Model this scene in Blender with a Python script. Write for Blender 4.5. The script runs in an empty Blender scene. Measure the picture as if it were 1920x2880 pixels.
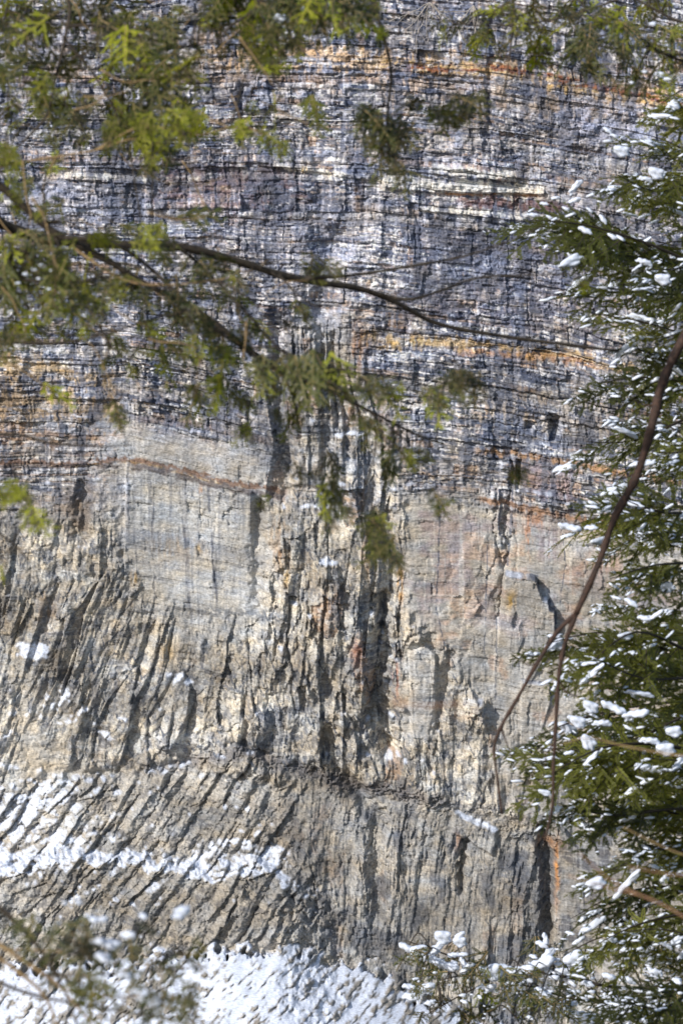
import bpy, math, random
import numpy as np
from mathutils import Vector, Matrix

# ------------------------------------------------------------------ camera, light, exposure
S = bpy.context.scene
COL = S.collection
PITCH = math.radians(10.0)
DIST, FRAME_H = 200.0, 60.0
PX = FRAME_H / 2352.0                      # metres per layout unit on the cliff
CAM = np.array([0.0, -DIST * math.cos(PITCH), DIST * math.sin(PITCH)])
FWD = np.array([0.0, math.cos(PITCH), -math.sin(PITCH)])
UPV = np.array([0.0, math.sin(PITCH), math.cos(PITCH)])
RGT = np.array([1.0, 0.0, 0.0])
K = PX / DIST

cam_data = bpy.data.cameras.new('camera')
cam = bpy.data.objects.new('camera', cam_data)
COL.objects.link(cam)
cam.location = CAM
cam.rotation_euler = (math.radians(90) - PITCH, 0, 0)
cam_data.sensor_fit = 'VERTICAL'
cam_data.sensor_height = 36.0
cam_data.lens = 36.0 * DIST / FRAME_H
cam_data.clip_start = 0.5
cam_data.clip_end = 3000
cam_data.dof.use_dof = True
cam_data.dof.focus_distance = DIST
cam_data.dof.aperture_fstop = 9.5
S.camera = cam

SUN_AZ, SUN_EL = math.radians(46), math.radians(31)      # azimuth measured from the camera side towards the left
to_sun = Vector((-math.sin(SUN_AZ) * math.cos(SUN_EL), -math.cos(SUN_AZ) * math.cos(SUN_EL), math.sin(SUN_EL)))
w = bpy.data.worlds.new('World')
S.world = w
w.use_nodes = True
nt = w.node_tree
sky = nt.nodes.new('ShaderNodeTexSky')
sky.sky_type = 'NISHITA'
sky.sun_disc = False
sky.sun_elevation = SUN_EL
sky.sun_rotation = math.atan2(to_sun.x, to_sun.y)
bg = nt.nodes['Background']
nt.links.new(sky.outputs[0], bg.inputs[0])
bg.inputs[1].default_value = 0.125
sl = bpy.data.lights.new('sun', 'SUN')
sl.energy = 4.1
sl.angle = math.radians(0.5)
sl.color = (1.0, 0.95, 0.88)
sun = bpy.data.objects.new('sun', sl)
COL.objects.link(sun)
sun.rotation_euler = to_sun.to_track_quat('Z', 'Y').to_euler()
S.view_settings.view_transform = 'Standard'
S.view_settings.look = 'None'
S.view_settings.exposure = 0.06
S.view_settings.gamma = 1.0
S.view_settings.use_curve_mapping = False
S.cycles.max_bounces = 5
S.cycles.diffuse_bounces = 2
S.cycles.use_denoising = True

# ------------------------------------------------------------------ numeric helpers
def ihash(*a):
    h = np.uint32(2166136261)
    for x in a:
        x = np.asarray(x).astype(np.int64).astype(np.uint32)
        h = (h ^ x) * np.uint32(16777619)
        h = (h ^ (h >> np.uint32(15))) * np.uint32(2246822519)
        h = h ^ (h >> np.uint32(13))
    h = h * np.uint32(3266489917)
    return h ^ (h >> np.uint32(16))

def rnd(*a):
    return (ihash(*a).astype(np.float32)) / np.float32(4294967296.0)

np.seterr(over='ignore')

def vnoise(x, y, seed):
    xi = np.floor(x); yi = np.floor(y)
    fx = (x - xi).astype(np.float32); fy = (y - yi).astype(np.float32)
    fx = fx * fx * (3 - 2 * fx); fy = fy * fy * (3 - 2 * fy)
    # lattice table lookup: quick and tileable over a large period
    tab = np.random.RandomState(seed).rand(256, 256).astype(np.float32)
    x0 = xi.astype(np.int64) & 255; y0 = yi.astype(np.int64) & 255
    x1 = (x0 + 1) & 255; y1 = (y0 + 1) & 255
    a = tab[y0, x0]; b = tab[y0, x1]; c = tab[y1, x0]; d = tab[y1, x1]
    return (a + (b - a) * fx) * (1 - fy) + (c + (d - c) * fx) * fy

def fbm(x, y, seed, octv=4, gain=0.5):
    s = 0; a = 1.0; t = 0
    for o in range(octv):
        s = s + a * vnoise(x * 2 ** o + 17.3 * o, y * 2 ** o + 9.1 * o, seed + o)
        t += a; a *= gain
    return s / t                           # 0..1

def ss(x, a, b):
    t = np.clip((x - a) / (b - a), 0, 1)
    return t * t * (3 - 2 * t)

def cuts(mean, seed, lo=-3000, hi=9000, spread=0.55):
    rs = np.random.RandomState(seed)
    n = int((hi - lo) / mean * 1.5)
    g = mean * np.exp(rs.randn(n) * spread) * math.exp(-spread * spread / 2)
    return (lo + np.cumsum(g)).astype(np.float32)

def part1(q, b):
    i = np.clip(np.searchsorted(b, q.ravel()).reshape(q.shape), 1, len(b) - 1)
    w_ = b[i] - b[i - 1]
    return i, (q - b[i - 1]) / w_, w_

def blocks(s, q, mh, mw, seed, spread=0.5):
    """rows of height ~mh split into bricks of width ~mw; id, random, distance to nearest edge"""
    ib, tb, wb = part1(s, cuts(mh, seed, spread=spread))
    q2 = q + rnd(ib, seed) * 2500
    ij, tj, wj = part1(q2, cuts(mw, seed + 1, spread=spread))
    e = np.minimum(np.minimum(tb, 1 - tb) * wb, np.minimum(tj, 1 - tj) * wj + 3 * (rnd(ib, ij, seed + 9) > .2))
    return ib, ij, rnd(ib, ij, seed), e, tb, tj

def facets(x, y, sx, sy, seed, jit=.85):
    """angular chips: stretched cells, each with its own offset and tilt"""
    gx_ = x / sx; gy_ = y / sy
    gi = np.floor(gx_).astype(np.int64); gj = np.floor(gy_).astype(np.int64)
    best = np.full(x.shape, 9.0, np.float32); sec = best.copy()
    ci = gi.copy(); cj = gj.copy(); lx = np.zeros(x.shape, np.float32); ly = lx.copy()
    for a in (-1, 0, 1):
        for b in (-1, 0, 1):
            i = gi + a; j = gj + b
            dx_ = gx_ - (i + .5 + (rnd(i, j, seed) - .5) * jit)
            dy_ = gy_ - (j + .5 + (rnd(i, j, seed + 1) - .5) * jit)
            d = (np.abs(dx_) + np.abs(dy_) * .8 + .35 * np.maximum(np.abs(dx_), np.abs(dy_))).astype(np.float32)
            m = d < best
            sec = np.where(m, best, np.minimum(sec, d))
            best = np.where(m, d, best)
            ci = np.where(m, i, ci); cj = np.where(m, j, cj)
            lx = np.where(m, dx_, lx); ly = np.where(m, dy_, ly)
    r = rnd(ci, cj, seed + 2)
    tx = rnd(ci, cj, seed + 3) * 2 - 1; ty = rnd(ci, cj, seed + 4) * 2 - 1
    return r, tx, ty, lx * sx, ly * sy, (sec - best) * min(sx, sy), ci, cj

def polydist(U, V, pts):
    """signed distance, positive inside"""
    n = len(pts)
    d = np.full(U.shape, 1e9, np.float32)
    ins = np.zeros(U.shape, bool)
    for i in range(n):
        x0, y0 = pts[i]; x1, y1 = pts[(i + 1) % n]
        ex, ey = x1 - x0, y1 - y0
        wx, wy = U - x0, V - y0
        t = np.clip((wx * ex + wy * ey) / (ex * ex + ey * ey), 0, 1)
        d = np.minimum(d, (wx - ex * t) ** 2 + (wy - ey * t) ** 2)
        c = ((y0 <= V) != (y1 <= V))
        xx = x0 + (V - y0) * (ex / (ey if abs(ey) > 1e-6 else 1e-6))
        ins ^= (c & (U < xx))
    d = np.sqrt(d)
    return np.where(ins, d, -d)

def linedist(U, V, pts):
    d = np.full(U.shape, 1e9, np.float32)
    for i in range(len(pts) - 1):
        x0, y0 = pts[i]; x1, y1 = pts[i + 1]
        ex, ey = x1 - x0, y1 - y0
        t = np.clip(((U - x0) * ex + (V - y0) * ey) / (ex * ex + ey * ey), 0, 1)
        d = np.minimum(d, (U - x0 - ex * t) ** 2 + (V - y0 - ey * t) ** 2)
    return np.sqrt(d)

def boxed(pts, pad):
    xs = [p[0] for p in pts]; ys = [p[1] for p in pts]
    a = np.searchsorted(gu, min(xs) - pad); b = np.searchsorted(gu, max(xs) + pad)
    c = np.searchsorted(gv, min(ys) - pad); d = np.searchsorted(gv, max(ys) + pad)
    return slice(c, d), slice(a, b)

# ------------------------------------------------------------------ the cliff as a relief
inner_u = np.arange(-16, 1568 + 17, 2.0)
inner_v = np.arange(-16, 2352 + 17, 2.0)
mg = np.cumsum(np.linspace(3, 26, 34))
gu = np.concatenate([-16 - mg[::-1], inner_u, 1584 + mg]).astype(np.float32)
gv = np.concatenate([-16 - mg[::-1], inner_v, 2368 + mg]).astype(np.float32)
U, V = np.meshgrid(gu, gv)
NV, NU = U.shape
print('grid', NU, NV)

# warps
wa = (fbm(U / 260, V / 260, 11, 3) - .5)
wb_ = (fbm(U / 240, V / 240, 21, 3) - .5)
wf = (fbm(U / 14, V / 14, 31, 3) - .5)
wg = (fbm(U / 14, V / 14, 41, 3) - .5)
Uw = U + wf * 14
Vw = V + wg * 14

# bedding coordinate: beds sag to the right
Bt = np.interp(gu, [-400, 0, 340, 480, 860, 1250, 1568, 1900], [-10, 0, 12, 0, 2, 42, 95, 150])[None, :]
Bm = np.interp(gu, [-400, 0, 290, 640, 1100, 1400, 1568, 1900], [0, 0, -3, 68, 100, 150, 178, 240])[None, :]
kb = ss(V, 350, 1000)
SB = (V - (Bt * (1 - kb) + Bm * kb) + wa * 26).astype(np.float32)

def blur_(A, n=3):
    for _ in range(n):
        A = (np.roll(A, 1, 0) + np.roll(A, -1, 0) + 2 * A) / 4
        A = (np.roll(A, 1, 1) + np.roll(A, -1, 1) + 2 * A) / 4
    return A

def M(pts, soft=30, warp=1.0):
    """soft zone mask with a ragged rim"""
    sy, sx = boxed(pts, soft + 40)
    out = np.zeros(U.shape, np.float32)
    uu = U[sy, sx] + (wf[sy, sx] * 40 + wa[sy, sx] * 60) * warp
    vv = V[sy, sx] + (wg[sy, sx] * 40 + wb_[sy, sx] * 60) * warp
    out[sy, sx] = ss(polydist(uu, vv, pts), -soft / 2, soft / 2)
    return out

def V_at(line):
    xs, ys = zip(*line)
    return np.interp(gu, xs, ys)[None, :]

smoothL = M([(262, 1060), (420, 1080), (600, 1125), (600, 1400), (530, 1440), (450, 1480), (330, 1390), (250, 1290)], 120, 1.6)
smoothM = M([(240, 975), (560, 1000), (640, 1100), (600, 1140), (240, 1080)], 80, 1.4)
smoothR = M([(940, 1150), (1110, 1115), (1360, 1190), (1640, 1240), (1700, 1700), (1350, 1860), (1200, 1880), (1150, 1760), (1110, 1600), (1030, 1500), (950, 1440), (935, 1300)], 50)
smoothP = M([(935, 1480), (1010, 1470), (1040, 1560), (1000, 1700), (935, 1690)], 20)
smoothB = M([(1290, 1900), (1640, 1880), (1640, 2420), (1290, 2352), (1275, 2100)], 40)
colL = M([(170, 1330), (330, 1325), (450, 1420), (460, 1700), (400, 1765), (180, 1750), (60, 1640), (30, 1400)], 50)
colC = M([(440, 1400), (590, 1385), (600, 1130), (620, 860), (700, 740), (800, 760), (930, 1000), (930, 1130), (940, 1400), (1080, 1500), (1150, 1700), (1220, 1880), (640, 1800), (380, 1760)], 60)
colLL = M([(-500, 1200), (60, 1190), (140, 1160), (270, 1150), (330, 1340), (60, 1480), (40, 1800), (-500, 1800)], 110)
bandV = V_at([(-600, 1790), (0, 1790), (200, 1775), (350, 1765), (480, 1740), (560, 1715), (700, 1765), (800, 1800), (1000, 1830), (1140, 1895), (1280, 1900), (1568, 1880), (2200, 1880)])
below = ss(V + wf * 60 + wa * 60 * ss(U, 600, 760) + (fbm(U / 34, V / 60, 345, 3) - .5) * 90 * ss(U, 620, 760), bandV - 20, bandV + 45)                    # everything under the dark rubble band
shelfV = V_at([(-600, 2040), (0, 2010), (120, 1995), (250, 1985), (430, 1990), (560, 1995), (680, 2035), (760, 2060), (900, 2070), (2200, 2070)])
footV = V_at([(-600, 2230), (0, 2225), (150, 2200), (300, 2185), (420, 2190), (500, 2165), (640, 2170), (760, 2200), (860, 2225), (960, 2275), (1100, 2330), (1300, 2380), (2200, 2500)])
leftw = 1 - ss(U + wf * 80 + wa * 120 + (V - 2000) * -.12, 600, 760)                                # lower left buttress with snow shelf
lam = below * leftw * (1 - ss(V, shelfV + 4, shelfV + 24))
low2 = leftw * ss(V, shelfV + 4, shelfV + 24) * (1 - ss(V + wf * 30, footV - 12, footV + 8))
lowR = below * (1 - leftw) * (1 - smoothB) * (1 - ss(V + wf * 30, footV - 6, footV + 20))
slope = ss(V + wf * 70 + wa * 60 + (fbm((U + V * .6) / 16, (V - U * .5) / 40, 346, 3) - .5) * 70, footV - 14, footV + 14)

upper = np.clip(1 - ss(SB + wf * 60 + wa * 90, 1030, 1110), 0, 1)
upper = np.maximum(upper, .8 * (1 - ss(V + wf * 60, 1160, 1300)) * (U < 300) * (1 - colLL)) * (1 - smoothM) * (1 - .6 * colC * (V < 1150))
upper = blur_(upper)
rough = upper + 0.0
# vertical position inside the upper wall
finebed = (1 - ss(SB, 700, 800))

H = np.zeros(U.shape, np.float32)          # relief towards the camera, in layout units

# --- macro form: buttresses and gullies
def gully(line, width, depth, skew=0.0):
    global H
    sy, sx = boxed(line, width * 3)
    uu = U[sy, sx] + wf[sy, sx] * 22 + wa[sy, sx] * 50
    vv = V[sy, sx] + wg[sy, sx] * 22
    d = linedist(uu, vv, line)
    H[sy, sx] -= depth * (1 - ss(d, 0, width))

H += 60 * (fbm(U / 420 + 5, V / 700, 71, 3) - .5)
H += 26 * (fbm(U / 110, V / 200, 72, 3) - .5) * (1 - .75 * np.maximum(smoothL, smoothR))
gully([(640, 740), (650, 900), (650, 1130)], 46, 38)
gully([(760, 560), (740, 760), (820, 1000), (880, 1200), (900, 1340), (880, 1500), (880, 1700)], 60, 40)
gully([(880, 1380), (905, 1500), (860, 1640), (890, 1720)], 34, 40)
gully([(596, 1150), (585, 1260), (592, 1380)], 22, 13)
gully([(1040, 1500), (1025, 1600), (1000, 1700)], 18, 16)
gully([(760, 1680), (770, 1760), (860, 1880), (860, 2100)], 34, 34)
gully([(1250, 1900), (1262, 2000), (1262, 2140)], 26, 52)
gully([(1075, 1930), (1068, 2050)], 15, 34)
gully([(190, 1120), (185, 1240)], 30, 22)
gully([(700, 0), (710, 200), (730, 420), (720, 560)], 36, 14)
gully([(1130, 40), (1130, 360)], 16, 10)
gully([(560, 200), (555, 330)], 12, 16)

def slab(pts, h, soft=3.0, fade=None, warp=6):
    """proud slab with sharp broken edges; fade=(u0,v0,u1,v1) direction in which it merges back"""
    global H
    sy, sx = boxed(pts, 30)
    uu = U[sy, sx] + wf[sy, sx] * warp; vv = V[sy, sx] + wg[sy, sx] * warp
    m = ss(polydist(uu, vv, pts), -soft / 2, soft / 2)
    if fade:
        u0, v0, u1, v1 = fade
        L2 = (u1 - u0) ** 2 + (v1 - v0) ** 2
        m = m * (1 - np.clip(((U[sy, sx] - u0) * (u1 - u0) + (V[sy, sx] - v0) * (v1 - v0)) / L2, 0, 1))
    H[sy, sx] += h * m

# whole-face steps along bedding planes and joints
slab([(290, 1068), (420, 1085), (578, 1128), (582, 1395), (450, 1420), (380, 1380), (285, 1330)], 16, 4, (400, 1150, 400, 1420))
slab([(1158, 1316), (1228, 1326), (1236, 1352), (1243, 1372), (1258, 1380), (1262, 1398), (1273, 1404), (1275, 1470), (1200, 1600), (1130, 1560), (1150, 1400)], 34, 3, (1250, 1370, 1180, 1580), 2)
gully([(1180, 1065), (1178, 1130), (1172, 1220), (1166, 1300)], 7, 16)
gully([(1148, 1128), (1146, 1230), (1160, 1300), (1150, 1420)], 5, 8)
slab([(1205, 1128), (1300, 1145), (1400, 1172), (1500, 1200), (1500, 1250), (1205, 1240)], 16, 3, (1300, 1140, 1290, 1240), 3)
slab([(1196, 1564), (1262, 1574), (1264, 1612), (1240, 1690), (1190, 1690)], 17, 3, (1230, 1570, 1215, 1690), 3)
slab([(1148, 1128), (1174, 1132), (1172, 1230), (1148, 1230)], -10, 3, None, 3)
slab([(1186, 1058), (1199, 1060), (1192, 1130), (1184, 1130)], -22, 3, None, 3)
slab([(1262, 952), (1290, 958), (1276, 1018), (1262, 1015)], -22, 3, None, 4)
slab([(1206, 968), (1232, 974), (1228, 990), (1206, 988)], -18, 3, None, 4)
slab([(860, 398), (960, 408), (1060, 424), (1160, 430), (1250, 436), (1250, 446), (1100, 442), (990, 442), (890, 432)], 12, 3, None, 4)
slab([(985, 378), (1060, 385), (1180, 402), (1170, 413), (1060, 408), (990, 398)], 12, 3, None, 4)
slab([(150, 398), (340, 412), (350, 424), (150, 412)], 9, 3, None, 4)
slab([(580, 366), (700, 386), (700, 394), (590, 378)], 9, 3, None, 4)
slab([(700, 380), (790, 396), (850, 404), (850, 414), (700, 392)], 7, 3, None, 4)
slab([(960, 472), (1100, 488), (1250, 496), (1330, 500), (1330, 512), (1200, 508), (960, 482)], 10, 3, None, 4)
slab([(940, 1500), (975, 1480), (1000, 1500), (1000, 1700), (945, 1690)], 16, 4, (940, 1500, 1000, 1800))
slab([(575, 190), (612, 182), (620, 245), (575, 262)], 14, 4)
slab([(688, 745), (748, 738), (752, 850), (690, 860)], 18, 4)
slab([(395, 1575), (420, 1548), (438, 1570), (430, 1650), (395, 1720), (360, 1720)], 16, 4)
slab([(770, 1000), (836, 1000), (836, 1120), (760, 1120)], 18, 4)
slab([(735, 1285), (775, 1290), (785, 1380), (740, 1360)], 16, 4)
slab([(1040, 1862), (1140, 1905), (1130, 1960), (1040, 1910)], 16, 10)
slab([(1228, 1870), (1296, 1900), (1310, 1935), (1290, 1925), (1240, 1905)], 22, 4)

# --- bedding: thick, medium and thin beds broken by joints
cr = np.zeros(U.shape, np.float32)         # crack map
bid1, jid1, r1, e1, tb1, tj1 = blocks(SB + wf * 5, U + wb_ * 30 + wf * 8, 26, 52, 101)
bid2, jid2, r2, e2, tb2, _ = blocks(SB + wf * 3, U + wf * 12 + wa * 30, 9.5, 34, 111, .75)
bid3, jid3, r3, e3, tb3, _ = blocks(SB + wg * 3.5, U + wg * 9, 4.4, 13, 121)
act = ss(fbm(U / 95, V / 60, 131, 3), .35, .62)
smooth = np.clip(smoothL + smoothR * .9 + smoothM * .8 + smoothP + smoothB * .9, 0, 1)
bedamp = np.clip(upper + 0.0, 0, 1) * (1 - smooth * .8)
H += bedamp * ((r1 - .5) * 10 + (rnd(bid1, 7) - .5) * 7)
H += bedamp * (.5 + .7 * ss(fbm(U / 70, SB / 20, 135, 3), .4, .62)) * ((r2 - .5) * 7 + (rnd(bid2, 8) - .5) * 6) * (.5 + .6 * act)
H += bedamp * ((r3 - .5) * 4.2 + (rnd(bid3, 9) - .5) * 3.8) * (.35 + .75 * act)
# smooth faces keep hairline beds only
H += smooth * (1 - slope) * ((rnd(bid2, 18) - .5) * 2.0 + (r1 - .5) * 2.6 + (rnd(bid3, 19) - .5) * 1.5 + (r3 - .5) * 1.6 + (r2 - .5) * 1.4)
cr += smooth * (1 - ss(tb2 * 9, .2, 1.6)) * (rnd(bid2, 61) > .6) * ss(fbm(U / 60, V / 20, 62, 3), .42, .55) * .9
cr += bedamp * (1 - ss(e2, .2, 1.8)) * .55 + bedamp * (1 - ss(e1, .3, 2.4)) * .8

# long vertical joints in the upper wall
q = U + wa * 44 + wf * 12 + (rnd(bid1, 55) - .5) * 9
i, t, ww = part1(q, cuts(24, 141, spread=.6))
jw = ss(fbm(U / 30, V / 70, 142, 3) + (rnd(i, 3) - .5) * .35, .55, .68)
vj = (1 - ss(np.minimum(t, 1 - t) * ww, .4, 2.4)) * jw * (1 - below) * (rnd(bid2, i, 77) > .42)
cr += vj * (upper * .5 + smooth * .5)
H -= vj * (upper * 3.5 + smooth * 1.2)
mass = ss(fbm(U / 130, SB / 34, 145, 4), .47, .60)
bedvar = .55 + .75 * mass
H += (rnd(i, 4) - .5) * 5 * upper * ss(fbm(U / 80, V / 120, 143, 3), .45, .6)

# --- columns and scaled-off splinters
LAST = [None]
def columns(q, along, width, seg, seed, prof=.72, depth=1.0, point=0.0):
    i, t, ww = part1(q, cuts(width, seed, spread=.5))
    a2 = along + rnd(i, seed) * 2500 + point * np.abs(t - .5) * ww
    k, tk, wk = part1(a2, cuts(seg, seed + 5, spread=.6))
    rr = rnd(i, k, seed)
    p = .52 + prof * .40 * (rnd(i, seed + 2))
    pr = np.where(t < p, t / p, (1 - t) / (1 - p))
    h = depth * (ww * .5 * (pr - .5) + (rr - .5) * ww * .5 + (rnd(i, seed + 3) - .5) * ww * .45)
    h += depth * ww * .5 * (tk - .5) * (rnd(i, k, seed + 8) - .35)
    e = np.minimum(np.minimum(t, 1 - t) * ww, np.minimum(tk, 1 - tk) * wk)
    LAST[0] = tk * wk
    return h, i, k, e, rr

zc = np.clip(np.maximum.reduce([colL, colC, colLL, lowR]), 0, 1) * (1 - smoothL) * (1 - smoothP * .8) * (1 - slope)
zc = zc * (1 - .85 * smoothR)
calm = ss(fbm(U / 110 + 4, V / 150, 268, 4), .40, .60)
zc0 = zc.copy()
zc = zc * (.48 + .44 * calm)
lean = np.interp(gu, [-200, 0, 250, 450, 600, 2200], [.30, .32, .34, .16, .03, .02])[None, :] * np.ones_like(V)
leanR = np.interp(gu, [-200, 700, 1000, 1200, 2200], [.1, .05, .12, .2, .2])[None, :]
lean = lean * (1 - lowR) + leanR * lowR
VL = np.where(lowR > .5, V - 1500, np.maximum(V - 1330, 0) + .12 * np.minimum(V - 1330, 0))
qC = U + lean * VL + wa * 40 + wf * 2.5
hA, iA, kA, eA, rA = columns(qC, V, 25, 86, 201, depth=1.05, point=1.6)
topA = (LAST[0] < 7) * (rnd(iA, kA, 91) > .45)
hQ, iQ, kQ, eQ, rQ = columns(qC + 400, V, 15, 44, 205, depth=1.1, point=1.8)
topQ = (LAST[0] < 5) * (rnd(iQ, kQ, 92) > .6)
cm = ss(fbm(U / 90, V / 75, 262, 4), .43, .57)
cm2 = ss(fbm(U / 80 + 7, V / 60, 264, 4), .40, .60)
hB, iB, kB, eB, rB = columns(qC + wg * 9, V + wf * 20, 9.5, 34, 211, depth=.95, point=1.2)
hC, iC, kC, eC, rC = columns(qC + wg * 12, V + wg * 20, 4.5, 14, 221, depth=.9, point=1)
amp1 = np.where(lowR > .5, .6, 1.0)
fa = facets(qC, V, 44, 230, 231)
fb = facets(qC, V, 19, 96, 241)
fd = facets(qC + wf * 3, V + wg * 6, 8, 22, 251)
fg = ss(fbm(U / 70, V / 90, 255, 3), .42, .58)
amp2 = zc * (1 - .45 * lowR) * .8
amc = .42 + .38 * ss(fbm(U / 150, V / 120, 266, 3), .4, .62)
def fac(f, off, lat, ver):
    return f[0] * off + f[1] * f[3] * lat + f[2] * f[4] * ver
H += amp2 * (fac(fa, 17, .75, .07) + fac(fb, 8, .65, .08) * (.35 + .7 * fg) + fac(fd, 3.4, .35, .12) * fg)
cen = np.maximum(ss(U + wf * 30, 430, 520), .75 - .5 * colL) * (1 - lowR) * ss(V, 1080, 1180)
ga = facets(qC + wa * 10, V + U * .06, 36, 74, 271, .95)
gb = facets(qC, V - U * .05, 17, 40, 275, .95)
gc = facets(qC, V + wg * 5, 8, 17, 279, .95)
H += zc * cen * (fac(ga, 20, .55, .10) + fac(gb, 10, .5, .12) + fac(gc, 4.5, .35, .15))
H += zc * lowR * (fac(gb, 6, .4, .10) + fac(gc, 4.0, .35, .15))
cr += zc * np.maximum(cen, lowR * .7) * ((1 - ss(gb[5], 0, 1.6)) * .35)
amc = amc * (1 - .55 * cen) * (1 - .35 * lowR)
H += zc * amc * (hA * amp1 * (.18 + .8 * cm) + hQ * .85 * (1 - cm) * (.3 + .7 * cm2) + hB * .35 * (.25 + fg) + hC * (.05 + .2 * lowR) + lowR * hB * .3)
H += zc * (r1 - .5) * 7 * (1 - cm) * cm2 + zc * (1 - cm) * (r2 - .5) * 4.5
H += zc * ((rnd(bid3, 9) - .5) * 1.3 + (rnd(bid3, jid3, 91) - .5) * 1.5 * fg)
cr += zc * ((1 - ss(fa[5], 0, 2.2)) * .5 + (1 - ss(fb[5], 0, 1.4)) * .35)
cr += zc * ((1 - ss(eA, .3, 2.2)) * .35 + (1 - ss(eB, .2, 1.5)) * .2 * (1 + 1.3 * lowR))

# lower left: slanting lamellae above and below the snow shelf
qL = (U + .62 * (V - 1900)) + wa * 50 + wf * 14
hD, iD, kD, eD, rD = columns(qL, V + .35 * U, 46, 150, 301, depth=.95)
hE, iE, kE, eE, rE = columns(qL + wg * 12, V + .35 * U + wf * 14, 13, 22, 311, depth=1.0)
hF, iF, kF, eF, rF = columns(qL + wg * 10, V + .4 * U + wf * 14, 6, 9, 321, depth=1.0)
zl = np.clip(lam + low2, 0, 1)
fl = facets(qL - wf * 10, V, 34, 100, 331)
fm = facets(qL - wf * 8, V + wf * 6, 13, 24, 341)
fn = facets(qL, V + wf * 10, 6, 9, 345)
H += zl * .58 * (hD * .75 + hE * .22 + hF * .15 + fac(fl, 13, .8, .2) + fac(fm, 6, .55, .25) + fac(fn, 4, .4, .3) + (r3 - .5) * 4 + (r2 - .5) * 3)
cr += zl * ((1 - ss(eD, .3, 3)) * .5 + (1 - ss(fm[5], 0, 1.4)) * .4)

# --- terraces: the foot of the wall leans out, the shelf and the snow slope step forward
FORM = np.zeros(U.shape, np.float32)
FORM += leftw * .34 * np.clip(V - bandV, 0, 400)
FORM += leftw * 34 * ss(V + wf * 40 + wa * 90 + (fbm(U / 60, V / 90, 357, 3) - .5) * 60, shelfV - 34, shelfV + 6)
FORM += .24 * np.clip(V - bandV, 0, 2000) * (1 - leftw)
FORM += slope * 1.15 * np.clip(V - footV + 20, 0, 4000)
FORM -= 16 * ss(V + wf * 40, bandV - 30, bandV) * (1 - ss(V + wf * 40, bandV, bandV + 30)) * (1 - ss(U, 640, 800)) * ss(fbm(U / 60, V / 60, 350, 3), .4, .6)   # rubble band is undercut
FORM += .05 * np.clip(V - 1200, 0, 900)

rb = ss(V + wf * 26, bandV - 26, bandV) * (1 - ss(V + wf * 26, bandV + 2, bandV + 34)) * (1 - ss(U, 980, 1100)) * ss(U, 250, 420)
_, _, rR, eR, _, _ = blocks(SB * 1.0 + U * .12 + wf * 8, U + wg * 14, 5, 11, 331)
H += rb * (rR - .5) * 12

# --- crumble everywhere
n1 = fbm(U / 9, V / 9, 401, 3)
n2 = fbm(U / 26, V / 20, 411, 3)
H += (n1 - .5) * ((5.0 - 2.2 * upper) * (1 - smooth * .86) * (1 - zc * .72)) * (1 - slope * .3) + (n2 - .5) * 9 * (1 - smooth * .7) * (1 - zc * .7)
# chips
_, _, rX, eX, _, _ = blocks(V + wf * 18 + U * .1, U + wg * 22, 7.5, 9, 421, .7)
H += (rX - .5) * (3.6 - 3.3 * smooth) * (1 - slope) * (1 - zc * .75)
# pits and scale scars on the smooth walls
_, _, rs_, es_, _, _ = blocks(SB + wf * 4, U + wf * 5, 22, 30, 433, .7)
scar = (rs_ > .86) * ss(fbm(U / 70, V / 70, 431, 3), .5, .56) * smooth
H -= scar * 4 + smooth * (rs_ - .5) * 1.6
ff = facets(U + wf * 8 + (V - 1500) * .1, V + wg * 10, 30, 60, 435)
H += smoothR * ss(fbm(U / 90, V / 120, 436, 3) + ss(V, 1300, 1800) * .12 - ss(U, 1150, 1300) * .12, .52, .62) * (ff[0] * 9 + ff[1] * ff[3] * .3)
H += smoothB * (ff[0] * 2)
# talus slope: rock ribs poke through the snow
rib = fbm((U + V * .75) / 20, (V - U * .5) / 60, 441, 4)
rib2 = fbm((U + V * .75) / 8, (V - U * .5) / 16, 445, 3)
H += slope * ((rib - .5) * 40 + (rib2 - .5) * 24)
H -= np.clip(cr, 0, 1.6) * 2.2

HT = H + FORM

# --- normals of the relief, for snow lying on ledges
def grad(A):
    gy, gx = np.gradient(A, gv, gu)
    return gx, gy

def blur(A, n=1):
    for _ in range(n):
        A = (np.roll(A, 1, 0) + np.roll(A, -1, 0) + 2 * A) / 4
        A = (np.roll(A, 1, 1) + np.roll(A, -1, 1) + 2 * A) / 4
    return A

gx, gy = grad(blur(HT, 2))
upn = gy / np.sqrt(1 + gx * gx + gy * gy)
snz = .0 + (.12 + .26 * (1 - ss(U, 60, 330))) * lam + .12 * low2 + .18 * colLL * ss(V, 1400, 1700) + .2 * colL * ss(V, 1450, 1700)
snz = snz * (1 - .8 * ss(U, 600, 700) * (1 - slope))
snz = snz - .12 * ss(U, 300, 620) * (lam + low2)
VS = V + wf * 40 + wa * 90 + (fbm(U / 60, V / 90, 357, 3) - .5) * 60
shn = fbm(U / 46, V / 200, 355, 3) - .5
snz += leftw * (.72 + shn * .8) * ss(VS, shelfV - 40 - shn * 60, shelfV - 12) * (1 - ss(VS, shelfV + 0, shelfV + 12)) * (1 - ss(U, 640, 760) * .6)
snz -= .35 * smooth * (1 - slope) + .3 * (1 - leftw) * (1 - slope) * ss(V, bandV - 60, bandV - 20)
snz += slope * (1.02 - .45 * ss(U, 820, 960))
snz += .25 * (1 - ss(V, shelfV, shelfV + 40)) * lam * ss(160 - U, -60, 60)

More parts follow.
